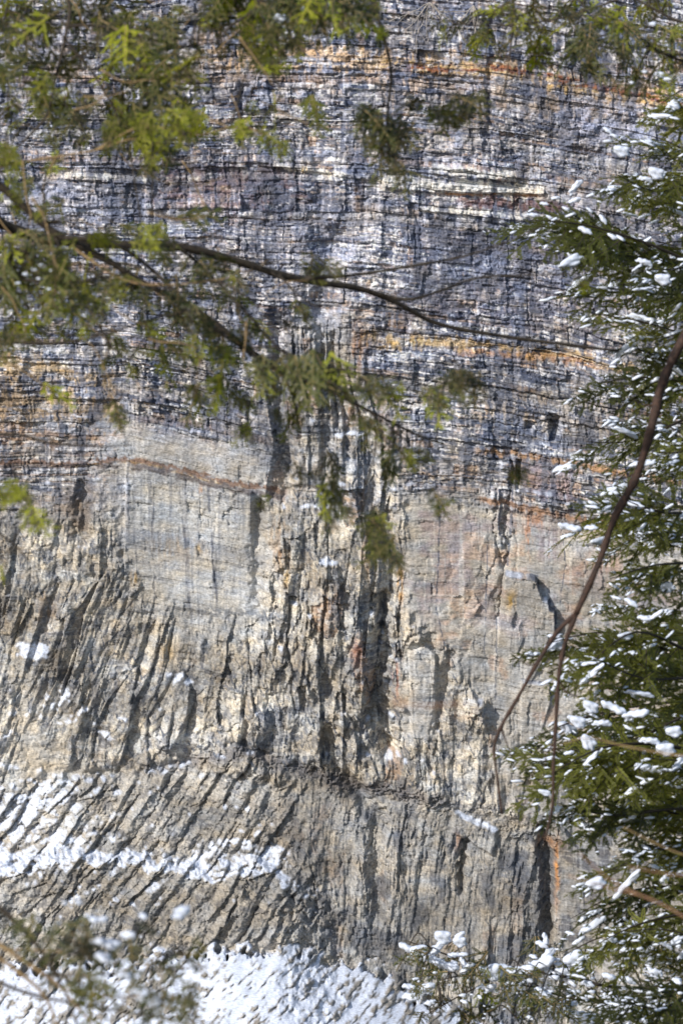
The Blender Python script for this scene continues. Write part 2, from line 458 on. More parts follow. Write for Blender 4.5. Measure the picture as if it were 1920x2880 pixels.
def stamp(arr, u, v, ru, rv, amt, rot=0.0):
    c, s_ = math.cos(rot), math.sin(rot)
    du, dv = U - u, V - v
    a = (du * c + dv * s_) / ru; b = (-du * s_ + dv * c) / rv
    arr += amt * np.exp(-(a * a + b * b) ** 1.5)

for (u, v, ru, rv, amt, rot) in [
        (80, 1485, 46, 24, 1.1, .2), (60, 1500, 60, 34, .5, 0), (210, 1440, 40, 10, .6, -.3), (300, 1640, 30, 12, .6, -.3), (340, 1700, 40, 12, .6, 0), (60, 1640, 60, 14, .7, .1), (380, 1480, 20, 10, .5, 0), (700, 1450, 20, 8, .5, 0), (620, 1130, 20, 7, .6, 0), (880, 1460, 16, 7, .6, 0), (400, 1552, 30, 11, .95, .1), (432, 1568, 16, 6, .9, .2), (215, 1665, 22, 14, 1, .3),
        (248, 1690, 20, 12, 1, .3), (130, 1600, 40, 28, 1.1, -.5), (165, 1650, 50, 16, .8, -.5), (35, 1690, 40, 16, .8, .2), (100, 1760, 80, 26, .5, 0), (20, 1750, 40, 24, .6, 0),
        (345, 770, 20, 10, .6, 0), (790, 998, 36, 7, .9, .05), (712, 1160, 18, 6, 1, .1), (755, 1280, 24, 7, 1, .1), (790, 1085, 16, 5, .8, .1),
        (1090, 1878, 44, 13, .95, .35), (1135, 1900, 16, 7, .8, .3), (1255, 1350, 8, 5, .7, .3), (1190, 1320, 34, 4, .5, .13), (1250, 1378, 12, 4, .8, .1),
        (1225, 1569, 32, 4, .4, .13), (950, 1740, 36, 10, .6, 0), (905, 1640, 16, 8, .6, 0), (905, 1130, 18, 8, .4, 0), (840, 2020, 22, 9, .5, 0),
        (560, 1925, 60, 30, .5, -.5), (470, 1955, 70, 26, .5, -.3), (610, 1960, 60, 22, .4, 0), (60, 1860, 110, 30, .4, -.6), (160, 1930, 60, 30, .4, -.5), (200, 2040, 50, 20, .3, -.3), (560, 1850, 20, 10, .6, 0), (750, 2040, 60, 14, .45, .2), (1090, 560, 26, 4, .6, 0), (500, 1000, 40, 4, .35, .1),
        (905, 1130, 20, 7, .45, 0), (640, 1960, 60, 26, .4, 0), (1335, 2090, 60, 20, .35, 0), (1460, 2070, 50, 14, .35, 0)]:
    stamp(snz, u, v, ru, rv, amt, rot)

sn_noise = fbm(U / 16, V / 10, 501, 4) - .5
snz = snz - .35 * upper * (V < 1050)
sv = snz * .95 - .05 - .10 * zl + (upn - .42) * 1.25 + sn_noise * .9 - .28
mound = np.exp(-(((U - 560) / 150) ** 2 + ((V - 2270) / 70) ** 2))
sv -= (ss(rib, .50, .58) * .95 + ss(rib2, .53, .61) * .85) * slope * (1 - .7 * mound) - .12 * slope
snow = ss(sv, .16, .36)
snow = blur(snow, 1)
snow[snow < .02] = 0
# snow fills the hollows a little and has soft lumps of its own
Hs = blur(HT, 6) + (fbm(U / 12, V / 12, 511, 3) - .5) * 5
snow *= .55 + .45 * ss(fbm(U / 5, V / 4, 515, 2), .34, .52) * (1 - slope) + .45 * slope
HT = HT * (1 - snow * .8) + (Hs + 1.2) * snow * .8
Hb = blur(HT, 45) + (fbm(U / 60, V / 40, 512, 3) - .5) * 16
sw = snow * slope * (.55 + .4 * mound)
HT = HT * (1 - sw) + (Hb + 5) * sw

# ------------------------------------------------------------------ rock and snow colour, with shade painted in at some ledges
def C3(r, g, b): return np.array([r, g, b], np.float32)
def mix(A, c, m):
    return A + (c - A) * m[..., None]

alb = np.zeros(U.shape + (3,), np.float32)
alb[:] = C3(.39, .36, .315)
# bed to bed changes
bt = rnd(bid1, 31)
bt2 = rnd(bid2, jid2, 32); bt3 = rnd(bid3, jid3, 33)
up3 = upper
dk1 = ss(fbm(U / 44, SB / 15, 522, 4) + (bt2 - .5) * .22 + (bt3 - .5) * .16, .50, .60)
alb = mix(alb, C3(.40, .39, .41), up3 * (.55 * (bt > .55)))
alb = mix(alb, C3(.085, .10, .14), up3 * dk1 * .85)
alb = mix(alb, C3(.55, .52, .48), up3 * .7 * (bt2 > .66))
alb = mix(alb, C3(.13, .14, .17), up3 * .82 * (bt2 < .24) * (.4 + .6 * act))
alb = mix(alb, C3(.065, .08, .12), up3 * .85 * (bt3 < .34) * (.5 + .5 * act))
alb = mix(alb, C3(.62, .60, .57), up3 * .7 * (bt3 > .80))
alb = mix(alb, C3(.36, .28, .22), up3 * .55 * ((bt3 > .5) & (bt3 < .64)))
alb = mix(alb, C3(.38, .24, .13), up3 * .5 * ((bt2 > .42) & (bt2 < .5)))
lng = ss(fbm(U / 190, SB / 24, 523, 3), .40, .58)
alb = mix(alb, C3(.075, .09, .13), up3 * .7 * (rnd(bid3, 81) < .20) * lng)
alb = mix(alb, C3(.33, .22, .14), up3 * .6 * (rnd(bid2, 82) < .13) * ss(fbm(U / 120, SB / 30, 524, 3), .45, .58))
alb = mix(alb, C3(.56, .53, .47), up3 * .55 * (rnd(bid2, 83) < .10) * (1 - lng * .5))
# columns
alb = mix(alb, C3(.45, .405, .335), zc0 * .6 * (rA > .45))
alb = mix(alb, C3(.47, .45, .41), zc0 * .5 * (rB > .62))
alb = mix(alb, C3(.24, .21, .18), zc0 * .6 * (gb[0] < .2))
alb = mix(alb, C3(.50, .47, .41), zc0 * .5 * (gb[0] > .8))
alb = mix(alb, C3(.11, .125, .16), zc0 * .65 * (gc[0] < .14))
alb = mix(alb, C3(.34, .22, .15), zc0 * .6 * ((ga[0] > .5) & (ga[0] < .58)) * (U > 560))
alb = mix(alb, C3(.24, .225, .205), zc0 * .5 * (rB < .22))
alb = mix(alb, C3(.13, .14, .17), zc0 * .6 * (1 - cm) * (bt2 < .22))
alb = mix(alb, C3(.47, .46, .44), zc0 * .5 * (bt3 > .72))
alb = mix(alb, C3(.16, .165, .18), zc0 * .6 * (rC < .2))
alb = mix(alb, C3(.25, .24, .225), np.clip(lowR + zl, 0, 1) * .6)
alb = mix(alb, C3(.13, .13, .14), zl * .6 * ((bt3 < .2) | (fm[0] < .16)))
alb = mix(alb, C3(.36, .34, .31), zl * .6 * ((bt3 > .75) | (fm[0] > .8)))
alb = mix(alb, C3(.11, .115, .13), lowR * .8 * ss(fbm(U / 40, V / 60, 520, 4), .5, .62))
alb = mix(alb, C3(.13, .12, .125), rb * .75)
# smooth faces: blue-grey, pale, with lavender and pink weathering
alb = mix(alb, C3(.40, .41, .42), smoothL * .8)
alb = mix(alb, C3(.37, .37, .38), smoothM * .7)
alb = mix(alb, C3(.37, .355, .335), np.clip(smoothR + smoothP, 0, 1) * .85)
alb = mix(alb, C3(.30, .285, .265), smoothB * .8)
lav = ss(fbm(U / 70, V / 55, 530, 4), .5, .66)
alb = mix(alb, C3(.29, .24, .25), smoothR * lav * .75 * (1 - ss(V, 1330, 1600)))
alb = mix(alb, C3(.42, .30, .23), smoothR * ss(fbm(U / 60 + 3, V / 40, 533, 4), .58, .68) * .6)
alb = mix(alb, C3(.12, .12, .135), smoothB * ss(fbm(U / 42, (V - U * .4) / 30, 536, 5), .5, .6) * .85)
sl_ = (rnd(bid2, 41) < .3).astype(np.float32)
alb = mix(alb, C3(.25, .26, .29), (smoothL + smoothM * .8 + smoothR * .3) * sl_ * .55)
alb = mix(alb, C3(.50, .49, .47), smooth * (rnd(bid3, 42) > .75) * .35)
# vertical wash stains
st = fbm(U / 7, V / 190, 540, 3)
alb = mix(alb, C3(.18, .19, .22), smoothL * ss(st, .58, .70) * .5)
for x0_, x1_ in ((408, 440), (476, 500), (350, 352)):
    dl_ = np.abs(U + wf * 8 - (x0_ + (x1_ - x0_) * (V - 1090) / 330))
    alb = mix(alb, C3(.10, .11, .14), smoothL * (1 - ss(dl_, 1.5, 5)) * ss(fbm(U / 9, V / 40, 546, 3), .36, .52) * .85)
alb = mix(alb, C3(.52, .51, .49), smooth * ss(1 - st, .58, .7) * .5)
st2 = fbm(U / 10, V / 120, 545, 3)
alb = mix(alb, C3(.14, .15, .18), upper * ss(st2, .58, .70) * .55)
alb = mix(alb, C3(.50, .49, .50), upper * ss(1 - st2, .60, .72) * .5)

def band(line, half, col, amt, seed=1, lo=.3, hi=.55):
    """a stained bed following a line"""
    global alb
    pad = half * 3 + 30
    sy, sx = boxed(line, pad)
    vl = np.interp(gu[sx], [p[0] for p in line], [p[1] for p in line])[None, :]
    d = np.abs(V[sy, sx] + wf[sy, sx] * half * 1.3 + wa[sy, sx] * 24 + (fbm(U[sy, sx] / 8, V[sy, sx] / 30, 90 + seed, 3) - .5) * half * 2.2 - vl)
    m = (1 - ss(d, half * .5, half * 1.3)) * ss(fbm(U[sy, sx] / 30, V[sy, sx] / 9, 560 + seed, 4), lo, hi)
    e0 = ss(U[sy, sx], line[0][0] - 10, line[0][0] + 30) * (1 - ss(U[sy, sx], line[-1][0] - 30, line[-1][0] + 10))
    m = (m * e0 * amt)[..., None]
    alb[sy, sx] = alb[sy, sx] * (1 - m) + col * m

RUST = C3(.40, .20, .08); OCH = C3(.50, .34, .14); CREAM = C3(.62, .57, .46); BRN = C3(.20, .12, .08); DK = C3(.09, .10, .12)
band([(440, 125), (830, 135), (1200, 165), (1568, 240), (1900, 300)], 26, C3(.50, .35, .20), .85, 1)
band([(840, 140), (1200, 170), (1568, 248), (1900, 300)], 13, OCH, .85, 2)
band([(860, 150), (1200, 160), (1568, 236), (1900, 300)], 8, C3(.30, .11, .05), .9, 3, .42, .54)
band([(100, 160), (640, 175)], 18, C3(.42, .31, .2), .5, 4)
band([(850, 200), (1568, 270)], 26, C3(.45, .36, .26), .5, 5)
band([(140, 402), (340, 415), (480, 412)], 7, CREAM, .9, 6, .1, .3)
band([(580, 370), (700, 390), (850, 408)], 7, CREAM, .8, 7, .1, .3)
band([(860, 413), (990, 424), (1100, 434), (1260, 440)], 17, CREAM, .95, 8, .05, .25)
band([(985, 386), (1060, 395), (1190, 408)], 9, CREAM, .9, 9, .05, .25)
band([(1000, 446), (1250, 450)], 4, RUST, .8, 10)
band([(1040, 460), (1250, 470), (1330, 480)], 15, C3(.20, .11, .09), .8, 11, .2, .4)
band([(960, 478), (1100, 488), (1330, 506)], 7, CREAM, .8, 12, .1, .3)
band([(330, 430), (520, 440), (720, 440)], 42, C3(.22, .15, .14), .75, 13, .42, .6)
band([(330, 425), (470, 428)], 14, DK, .8, 14, .2, .4)
band([(940, 545), (1100, 560), (1400, 590)], 34, C3(.13, .13, .16), .8, 15, .35, .5)
band([(900, 680), (1100, 700), (1420, 740)], 60, C3(.17, .16, .18), .7, 16, .35, .5)
band([(-300, 850), (120, 850), (270, 880)], 24, OCH, .6, 17)
band([(-300, 940), (120, 930), (290, 950)], 34, C3(.42, .30, .17), .75, 18, .3, .5)
band([(-300, 1000), (290, 1010)], 16, C3(.36, .22, .12), .6, 19)
band([(-300, 1060), (150, 1066), (290, 1056), (560, 1108), (660, 1132)], 7, BRN, .9, 20, .2, .42)
band([(-300, 1066), (150, 1072), (290, 1062), (560, 1116)], 3, OCH, .45, 21)
BRN2 = C3(.13, .11, .11)
def ledge_shade_crack(line, half):  # shade and debris painted along ledge tops and edges; also dark cracks
    global alb
    sy, sx = boxed(line, 20)
    d = linedist(U[sy, sx] + wf[sy, sx] * 5, V[sy, sx] + wg[sy, sx] * 5, line)
    m = ((1 - ss(d, half * .6, half * 1.5)) * ss(fbm(U[sy, sx] / 9, V[sy, sx] / 9, 610, 3), .25, .5) * .85)[..., None]
    alb[sy, sx] = alb[sy, sx] * (1 - m) + C3(.075, .09, .13) * m
for ln_, hf_ in [([(1160, 1316), (1230, 1328)], 5), ([(1243, 1374), (1262, 1384), (1262, 1398), (1275, 1406), (1276, 1450)], 3.5), ([(1232, 1332), (1238, 1362)], 3), ([(1205, 1126), (1300, 1143), (1400, 1170)], 2.6),
                 ([(1198, 1562), (1264, 1573), (1264, 1600)], 3), ([(1180, 1065), (1178, 1130), (1172, 1220), (1166, 1300)], 2.4), ([(1148, 1128), (1146, 1230), (1160, 1240)], 2), ([(1148, 1128), (1178, 1132)], 2),
                 ([(1290, 1180), (1298, 1300), (1285, 1390)], 1.3), ([(1120, 1240), (1112, 1500)], 1.3), ([(1010, 1190), (1000, 1400), (1020, 1480)], 1.5), ([(1140, 1420), (1136, 1640)], 1.4), ([(740, 1640), (790, 1700)], 2), ([(1262, 952), (1278, 985), (1262, 1016)], 3)]:
    ledge_shade_crack(ln_, hf_)
band([(290, 1068), (560, 1122), (660, 1146)], 7, BRN2, .85, 40, .2, .4)
band([(1100, 1166), (1250, 1196), (1380, 1218)], 5, BRN2, .8, 41, .2, .4)
band([(-300, 1074), (290, 1072)], 6, BRN2, .7, 42, .3, .5)
band([(300, 962), (450, 975), (640, 1010)], 9, C3(.20, .17, .17), .8, 22, .15, .35)
band([(850, 790), (1100, 800), (1400, 840), (1568, 870)], 14, OCH, .65, 23)
band([(1040, 810), (1250, 830), (1400, 850)], 8, RUST, .5, 24)
band([(1090, 1036), (1250, 1055), (1420, 1085), (1600, 1110)], 8, C3(.36, .22, .12), .9, 25, .1, .3)
band([(1090, 1150), (1250, 1182), (1380, 1204), (1568, 1240)], 8, C3(.30, .18, .11), .9, 26, .1, .3)
band([(1080, 930), (1500, 1000)], 30, C3(.46, .38, .28), .5, 27)
band([(1200, 1100), (1330, 1120)], 34, C3(.33, .25, .25), .6, 28, .2, .4)
band([(600, 190), (620, 240)], 30, C3(.5, .5, .5), .4, 29)

def stain(u, v, ru, rv, col, amt, seed):
    global alb
    sy, sx = boxed([(u - ru * 1.6, v - rv * 1.6), (u + ru * 1.6, v + rv * 1.6)], 4)
    uu, vv = U[sy, sx], V[sy, sx]
    m = np.exp(-(((uu - u + wf[sy, sx] * 10) / ru) ** 2 + ((vv - v) / rv) ** 2) * 1.3)
    m = m * ss(fbm(uu / 6, vv / 26, 600 + seed, 4), .34, .58) * amt
    alb[sy, sx] = alb[sy, sx] * (1 - m[..., None]) + col * m[..., None]

for k_, (u, v, ru, rv, c, a) in enumerate([
        (820, 800, 16, 60, RUST, .9), (850, 770, 22, 20, OCH, .8), (918, 1340, 7, 50, C3(.55, .32, .12), 1.2), (1172, 1375, 14, 24, OCH, 1.2), (1216, 1225, 10, 50, C3(.5, .25, .14), 1.2),
        (1240, 1200, 26, 22, C3(.45, .24, .14), .9), (660, 1320, 10, 30, OCH, .8), (640, 1240, 26, 70, C3(.46, .35, .25), .8), (820, 1490, 14, 26, C3(.3, .13, .08), 1.1),
        (912, 1560, 10, 60, C3(.30, .15, .11), 1.0), (760, 1380, 26, 30, C3(.42, .26, .14), .8), (1278, 1990, 6, 90, C3(.55, .28, .12), 1.3), (1262, 1935, 30, 14, RUST, .9),
        (1050, 1930, 10, 24, RUST, .5), (310, 1330, 12, 20, OCH, .9), (385, 1500, 14, 30, C3(.5, .38, .2), .7), (460, 1130, 8, 14, RUST, .8), (400, 1260, 60, 40, C3(.46, .36, .25), .5),
        (640, 1265, 8, 14, RUST, .9), (110, 1400, 20, 40, C3(.45, .3, .17), .7), (460, 1260, 12, 12, OCH, .7), (1060, 1640, 60, 12, C3(.5, .35, .25), .4), (1390, 1300, 60, 60, C3(.44, .28, .23), .6),
        (700, 390, 12, 8, OCH, 1.2), (905, 790, 14, 14, OCH, 1), (950, 780, 14, 14, OCH, .8), (1400, 1700, 50, 40, C3(.44, .30, .22), .6), (930, 1600, 20, 30, C3(.45, .34, .24), .6)]):
    stain(u, v, ru, rv, c, a, k_)

# dark loose debris on ledges, and dark patches in gullies and under overhangs
deb_dark = np.zeros(U.shape, np.float32)
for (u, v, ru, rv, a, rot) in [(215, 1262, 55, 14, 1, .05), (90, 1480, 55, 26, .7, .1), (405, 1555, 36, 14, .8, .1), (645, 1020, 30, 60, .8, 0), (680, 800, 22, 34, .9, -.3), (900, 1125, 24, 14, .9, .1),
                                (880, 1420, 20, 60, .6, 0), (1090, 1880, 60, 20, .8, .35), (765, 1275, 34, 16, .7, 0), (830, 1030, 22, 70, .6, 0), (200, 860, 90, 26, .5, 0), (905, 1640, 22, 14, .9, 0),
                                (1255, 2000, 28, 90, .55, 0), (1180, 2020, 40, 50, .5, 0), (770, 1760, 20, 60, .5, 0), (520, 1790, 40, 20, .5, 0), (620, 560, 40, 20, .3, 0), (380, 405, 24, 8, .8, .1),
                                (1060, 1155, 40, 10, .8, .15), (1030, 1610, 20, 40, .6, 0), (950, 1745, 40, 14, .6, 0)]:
    stamp(deb_dark, u, v, ru, rv, a, rot)
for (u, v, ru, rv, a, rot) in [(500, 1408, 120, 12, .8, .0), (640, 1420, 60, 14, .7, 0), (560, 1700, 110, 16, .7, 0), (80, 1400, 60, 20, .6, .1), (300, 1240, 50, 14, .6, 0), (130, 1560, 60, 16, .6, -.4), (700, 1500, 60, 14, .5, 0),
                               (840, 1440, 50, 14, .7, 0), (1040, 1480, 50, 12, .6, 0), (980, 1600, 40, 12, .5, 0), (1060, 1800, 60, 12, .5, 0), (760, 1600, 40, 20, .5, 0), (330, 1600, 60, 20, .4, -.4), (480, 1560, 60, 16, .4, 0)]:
    stamp(deb_dark, u, v, ru, rv, a, rot)
deb_dark += zc0 * (topA * 1.0 + topQ * .8 * (1 - cm)) * (1 - lowR * .5)
deb_dark *= ss(fbm(U / 7, V / 6, 700, 3), .34, .52)
alb = mix(alb, C3(.085, .10, .13), np.clip(deb_dark, 0, 1) * .85)
# joints coloured darker, then dark vertical streaks on the upper wall
alb = mix(alb, C3(.08, .08, .09), np.clip(cr * .5, 0, .7) * (1 - slope * .5))
alb = mix(alb, C3(.12, .13, .16), upper * ss(fbm((U + wf * 16) / 9, V / 80, 706, 4) + .25 * ss(fbm(U / 90, V / 200, 707, 3), .45, .6), .66, .78) * .75)
for (u, v, ru, rv, c, a_) in [(1390, 285, 110, 60, C3(.42, .42, .46), .7), (160, 460, 100, 50, C3(.46, .45, .46), .6), (600, 215, 40, 44, C3(.46, .47, .50), .8), (780, 640, 90, 160, C3(.45, .43, .41), .45),
                               (1150, 620, 220, 70, C3(.12, .125, .15), .5), (520, 400, 140, 34, C3(.13, .10, .11), .5), (330, 690, 260, 60, C3(.11, .13, .18), .4), (720, 790, 34, 50, C3(.42, .43, .45), .7),
                               (560, 480, 200, 60, C3(.13, .14, .18), .4), (170, 90, 200, 80, C3(.15, .13, .13), .4), (1000, 300, 160, 60, C3(.13, .14, .17), .3), (1400, 480, 120, 80, C3(.40, .37, .36), .4),
                               (180, 1180, 34, 70, C3(.24, .20, .17), .9), (660, 830, 30, 50, C3(.12, .14, .19), .5), (1450, 2050, 200, 50, C3(.13, .13, .15), .3)]:
    m_ = np.exp(-(((U - u) / ru) ** 2 + ((V - v) / rv) ** 2) ** 2) * ss(fbm(U / 22, V / 12, 705, 4), .36, .52) * a_
    alb = mix(alb, c, m_)
# grain
g1 = fbm(U / 3.2, V / 2.4, 710, 2)
big_ = (fbm(U / 150, V / 90, 725, 4) - .5)[..., None]
alb *= (1 + big_ * np.array([.9, .95, 1.0], np.float32) * (1 - .3 * smooth[..., None]))
g2 = fbm(U / 60, V / 60, 720, 3)
alb *= (1 + (g1 - .5)[..., None] * .8) * (1 + (g2 - .5)[..., None] * .5)
tint = (fbm(U / 36, V / 22, 730, 4) - .5)[..., None]
alb *= (1 + tint * np.array([.28, .04, -.34], np.float32))
alb *= 1 + (upper * (1 - ss(V, 500, 1100) * .6))[..., None] * np.array([-.03, -.01, .10], np.float32)
ce = (.24 * upper + .15 * zc0 * (1 - upper) + .2 * zl)[..., None]
lum = np.maximum(alb.mean(-1, keepdims=True), .02)
alb = alb * (lum / .31) ** ce
alb += (alb - lum) * (.10 * upper)[..., None]
alb *= 1 + upper[..., None] * np.array([-.01, .01, .05], np.float32)
alb = np.clip(alb, .025, .7)
alb = mix(alb, C3(.20, .19, .18), slope * .6)
alb = mix(alb, C3(.68, .74, .87), snow)  # snow colour carries the blue of sky-lit shade

# ------------------------------------------------------------------ to world space
DIRu = (U - 784) * K; DIRv = (1176 - V) * K
dy = FWD[1] + UPV[1] * DIRv; dz = FWD[2] + UPV[2] * DIRv; dx = DIRu
base = (HT * 0 + FORM + 60 * 0) * PX
tt = (-base - CAM[1]) / dy                      # large form: where the sight line meets the terraces
X = CAM[0] + dx * tt
Z = CAM[2] + dz * tt
Y = -base - (HT - FORM) * PX
P = np.stack([X, Y, Z], -1).astype(np.float32)

# ------------------------------------------------------------------ split the face into its pieces
fc = lambda A: A[:-1, :-1]
nf = (NV - 1) * (NU - 1)
rid = np.full((NV - 1, NU - 1), 0, np.int64)
sn_f = (snow[:-1, :-1] + snow[1:, :-1] + snow[:-1, 1:] + snow[1:, 1:]) / 4
# kinds: 1 blocks of the bedded wall, 2 columns, 3 lamellae, 4 slabs of smooth rock, 5 snow
bs, js, _, _, _, _ = blocks(SB, U + wb_ * 20, 90, 110, 801)
key = np.zeros_like(rid)
zone = np.argmax(np.stack([fc(upper) + .1, fc(zc) * 1.2, fc(zl) * 1.2, fc(smooth) * 1.1]), 0) + 1
key = np.where(zone == 1, (fc(bid1) * 4096 + fc(jid1)), 0)
key = np.where(zone == 2, (fc(iA) * 4096 + fc(kA)), key)
key = np.where(zone == 3, (fc(iD) * 4096 + fc(kD)), key)
key = np.where(zone == 4, (fc(bs) * 4096 + fc(js)), key)
key = key + zone.astype(np.int64) * (1 << 40)
issnow = sn_f > .5
shelf = issnow & fc((V > shelfV - 60) & (V < shelfV + 26) & (U < 720))
foot = fc(slope > .5)
key = np.where(issnow, 5 << 40, key)
key = np.where(shelf, 6 << 40, key)
key = np.where(foot & issnow, 7 << 40, key)
key = np.where(foot & ~issnow, 8 << 40, key)
inside = fc((U > -16) & (U < 1584) & (V > -16) & (V < 2368))

flat = key.ravel()
uk, inv, cnt = np.unique(flat, return_inverse=True, return_counts=True)
incnt = np.bincount(inv, weights=inside.ravel().astype(float), minlength=len(uk))
kind = (uk >> 40)
keep = np.zeros(len(uk), bool)
for kd, lim in ((1, 290), (2, 290), (3, 290), (4, 200)):
    idx = np.where((kind == kd) & (incnt > 60))[0]
    idx = idx[np.argsort(-incnt[idx])][:lim]
    keep[idx] = True
keep |= kind >= 5

def rock_material():
    m = bpy.data.materials.new('weathered_shale')
    m.use_nodes = True
    n, l = m.node_tree.nodes, m.node_tree.links
    b = n['Principled BSDF']
    at = n.new('ShaderNodeAttribute'); at.attribute_name = 'rock_colour'
    tc = n.new('ShaderNodeNewGeometry')
    mp = n.new('ShaderNodeMapping'); mp.inputs['Scale'].default_value = (5, 5, 22)
    l.new(tc.outputs['Position'], mp.inputs[0])
    ns = n.new('ShaderNodeTexNoise'); ns.inputs['Scale'].default_value = 1.0; ns.inputs['Detail'].default_value = 5
    l.new(mp.outputs[0], ns.inputs['Vector'])
    rmp = n.new('ShaderNodeMapRange'); rmp.inputs['From Min'].default_value = .3; rmp.inputs['From Max'].default_value = .7
    rmp.inputs['To Min'].default_value = .78; rmp.inputs['To Max'].default_value = 1.2
    l.new(ns.outputs[0], rmp.inputs[0])
    mx = n.new('ShaderNodeMix'); mx.data_type = 'RGBA'; mx.blend_type = 'MULTIPLY'; mx.inputs[0].default_value = 1.0
    l.new(at.outputs['Color'], mx.inputs[6]); l.new(rmp.outputs[0], mx.inputs[7])
    l.new(mx.outputs[2], b.inputs['Base Color'])
    b.inputs['Roughness'].default_value = .85
    bp = n.new('ShaderNodeBump'); bp.inputs['Strength'].default_value = .5; bp.inputs['Distance'].default_value = .05
    l.new(ns.outputs[0], bp.inputs['Height']); l.new(bp.outputs[0], b.inputs['Normal'])
    return m

def snow_material(name='snow', col=(.68, .74, .87)):  # default colour has blue sky shade mixed into the white
    m = bpy.data.materials.new(name)
    m.use_nodes = True
    n, l = m.node_tree.nodes, m.node_tree.links
    b = n['Principled BSDF']
    b.inputs['Base Color'].default_value = (*col, 1)
    b.inputs['Roughness'].default_value = .6
    ns = n.new('ShaderNodeTexNoise'); ns.inputs['Scale'].default_value = 60; ns.inputs['Detail'].default_value = 4
    bp = n.new('ShaderNodeBump'); bp.inputs['Strength'].default_value = .3; bp.inputs['Distance'].default_value = .01
    tc = n.new('ShaderNodeNewGeometry'); l.new(tc.outputs['Position'], ns.inputs['Vector'])
    l.new(ns.outputs[0], bp.inputs['Height']); l.new(bp.outputs[0], b.inputs['Normal'])
    return m

ROCK = rock_material()
SNOW = snow_material()

jj, ii = np.meshgrid(np.arange(NU - 1), np.arange(NV - 1))
a0 = (ii * NU + jj).ravel()
quads = np.stack([a0, a0 + NU, a0 + NU + 1, a0 + 1], -1).astype(np.int64)
Pf = P.reshape(-1, 3)
Af = alb.reshape(-1, 3)

def surf(name, sel, parent=None, mat=ROCK):
    q_ = quads[sel]
    vs, ix = np.unique(q_, return_inverse=True)
    ix = ix.reshape(-1, 4)
    me = bpy.data.meshes.new(name)
    me.vertices.add(len(vs)); me.vertices.foreach_set('co', Pf[vs].ravel())
    me.loops.add(ix.size); me.loops.foreach_set('vertex_index', ix.ravel().astype(np.int32))
    me.polygons.add(len(ix)); me.polygons.foreach_set('loop_start', np.arange(0, ix.size, 4, dtype=np.int32))
    at = me.attributes.new('rock_colour', 'FLOAT_COLOR', 'POINT')
    at.data.foreach_set('color', np.concatenate([Af[vs], np.ones((len(vs), 1), np.float32)], 1).astype(np.float32).ravel())
    me.update(calc_edges=True)
    me.materials.append(mat)
    o = bpy.data.objects.new(name, me)
    COL.objects.link(o)
    if parent is not None:
        o.parent = parent
    return o

order = np.argsort(inv, kind='stable')
starts = np.concatenate([[0], np.cumsum(cnt)])
rest = np.concatenate([order[starts[k]:starts[k + 1]] for k in range(len(uk)) if not keep[k]] or [np.zeros(0, int)])
cliff = surf('cliff', rest)
cliff['kind'] = 'structure'
cliff['label'] = 'layered grey shale gorge wall filling the whole view'
NM = {1: 'rock_block', 2: 'rock_column', 3: 'rock_flake', 4: 'rock_slab'}
for k in np.where(keep)[0]:
    sel = order[starts[k]:starts[k + 1]]
    kd = int(kind[k])
    if kd <= 4:
        surf(NM[kd], sel, cliff)
    elif kd == 5:
        o = surf('snow_patches', sel, cliff); o['kind'] = 'stuff'
    elif kd == 6:
        o = surf('snow_shelf', sel); o['kind'] = 'structure'; o['label'] = 'long shelf of snow across the lower left of the rock wall'
    elif kd == 7:
        o = surf('snow_slope', sel); o['kind'] = 'structure'; o['label'] = 'snow covered slope at the foot of the rock wall'
    elif kd == 8:
        o = surf('rock_rubble', sel, cliff); o['kind'] = 'stuff'

# ------------------------------------------------------------------ foreground trees
random.seed(5)
rs = np.random.RandomState(77)

def at(u, v, d):
    """a point d metres out from the overlook, in the direction (u, v)"""
    return Vector(CAM + (FWD + RGT * ((u - 784) * K) + UPV * ((1176 - v) * K)) * d)

def mk(name, verts, faces, mats, fmat=None, smooth=False):
    me = bpy.data.meshes.new(name)
    me.from_pydata(verts, [], faces)
    for m in mats: me.materials.append(m)
    if fmat is not None: me.polygons.foreach_set('material_index', fmat)
    if smooth: me.polygons.foreach_set('use_smooth', [True] * len(me.polygons))
    me.update()
    return me

def link(name, data, parent=None, mat=None):
    o = bpy.data.objects.new(name, data)
    COL.objects.link(o)
    if parent is not None: o.parent = parent
    if mat is not None: o.matrix_local = mat
    return o

def thing(name, label, cat, loc, group=None):
    if name == 'hemlock_bough': group = 'hemlock boughs reaching in from outside the view'
    if name == 'bare_shrub': group = 'leafless shrubs growing on the rock wall'
    if name == 'dead_twig': group = 'blurred twigs close to the viewer'
    if name == 'bare_branch': group = 'leafless branches in the foreground'
    o = link(name, None)
    o.location = loc
    o['label'] = label; o['category'] = cat
    if group: o['group'] = group
    return o

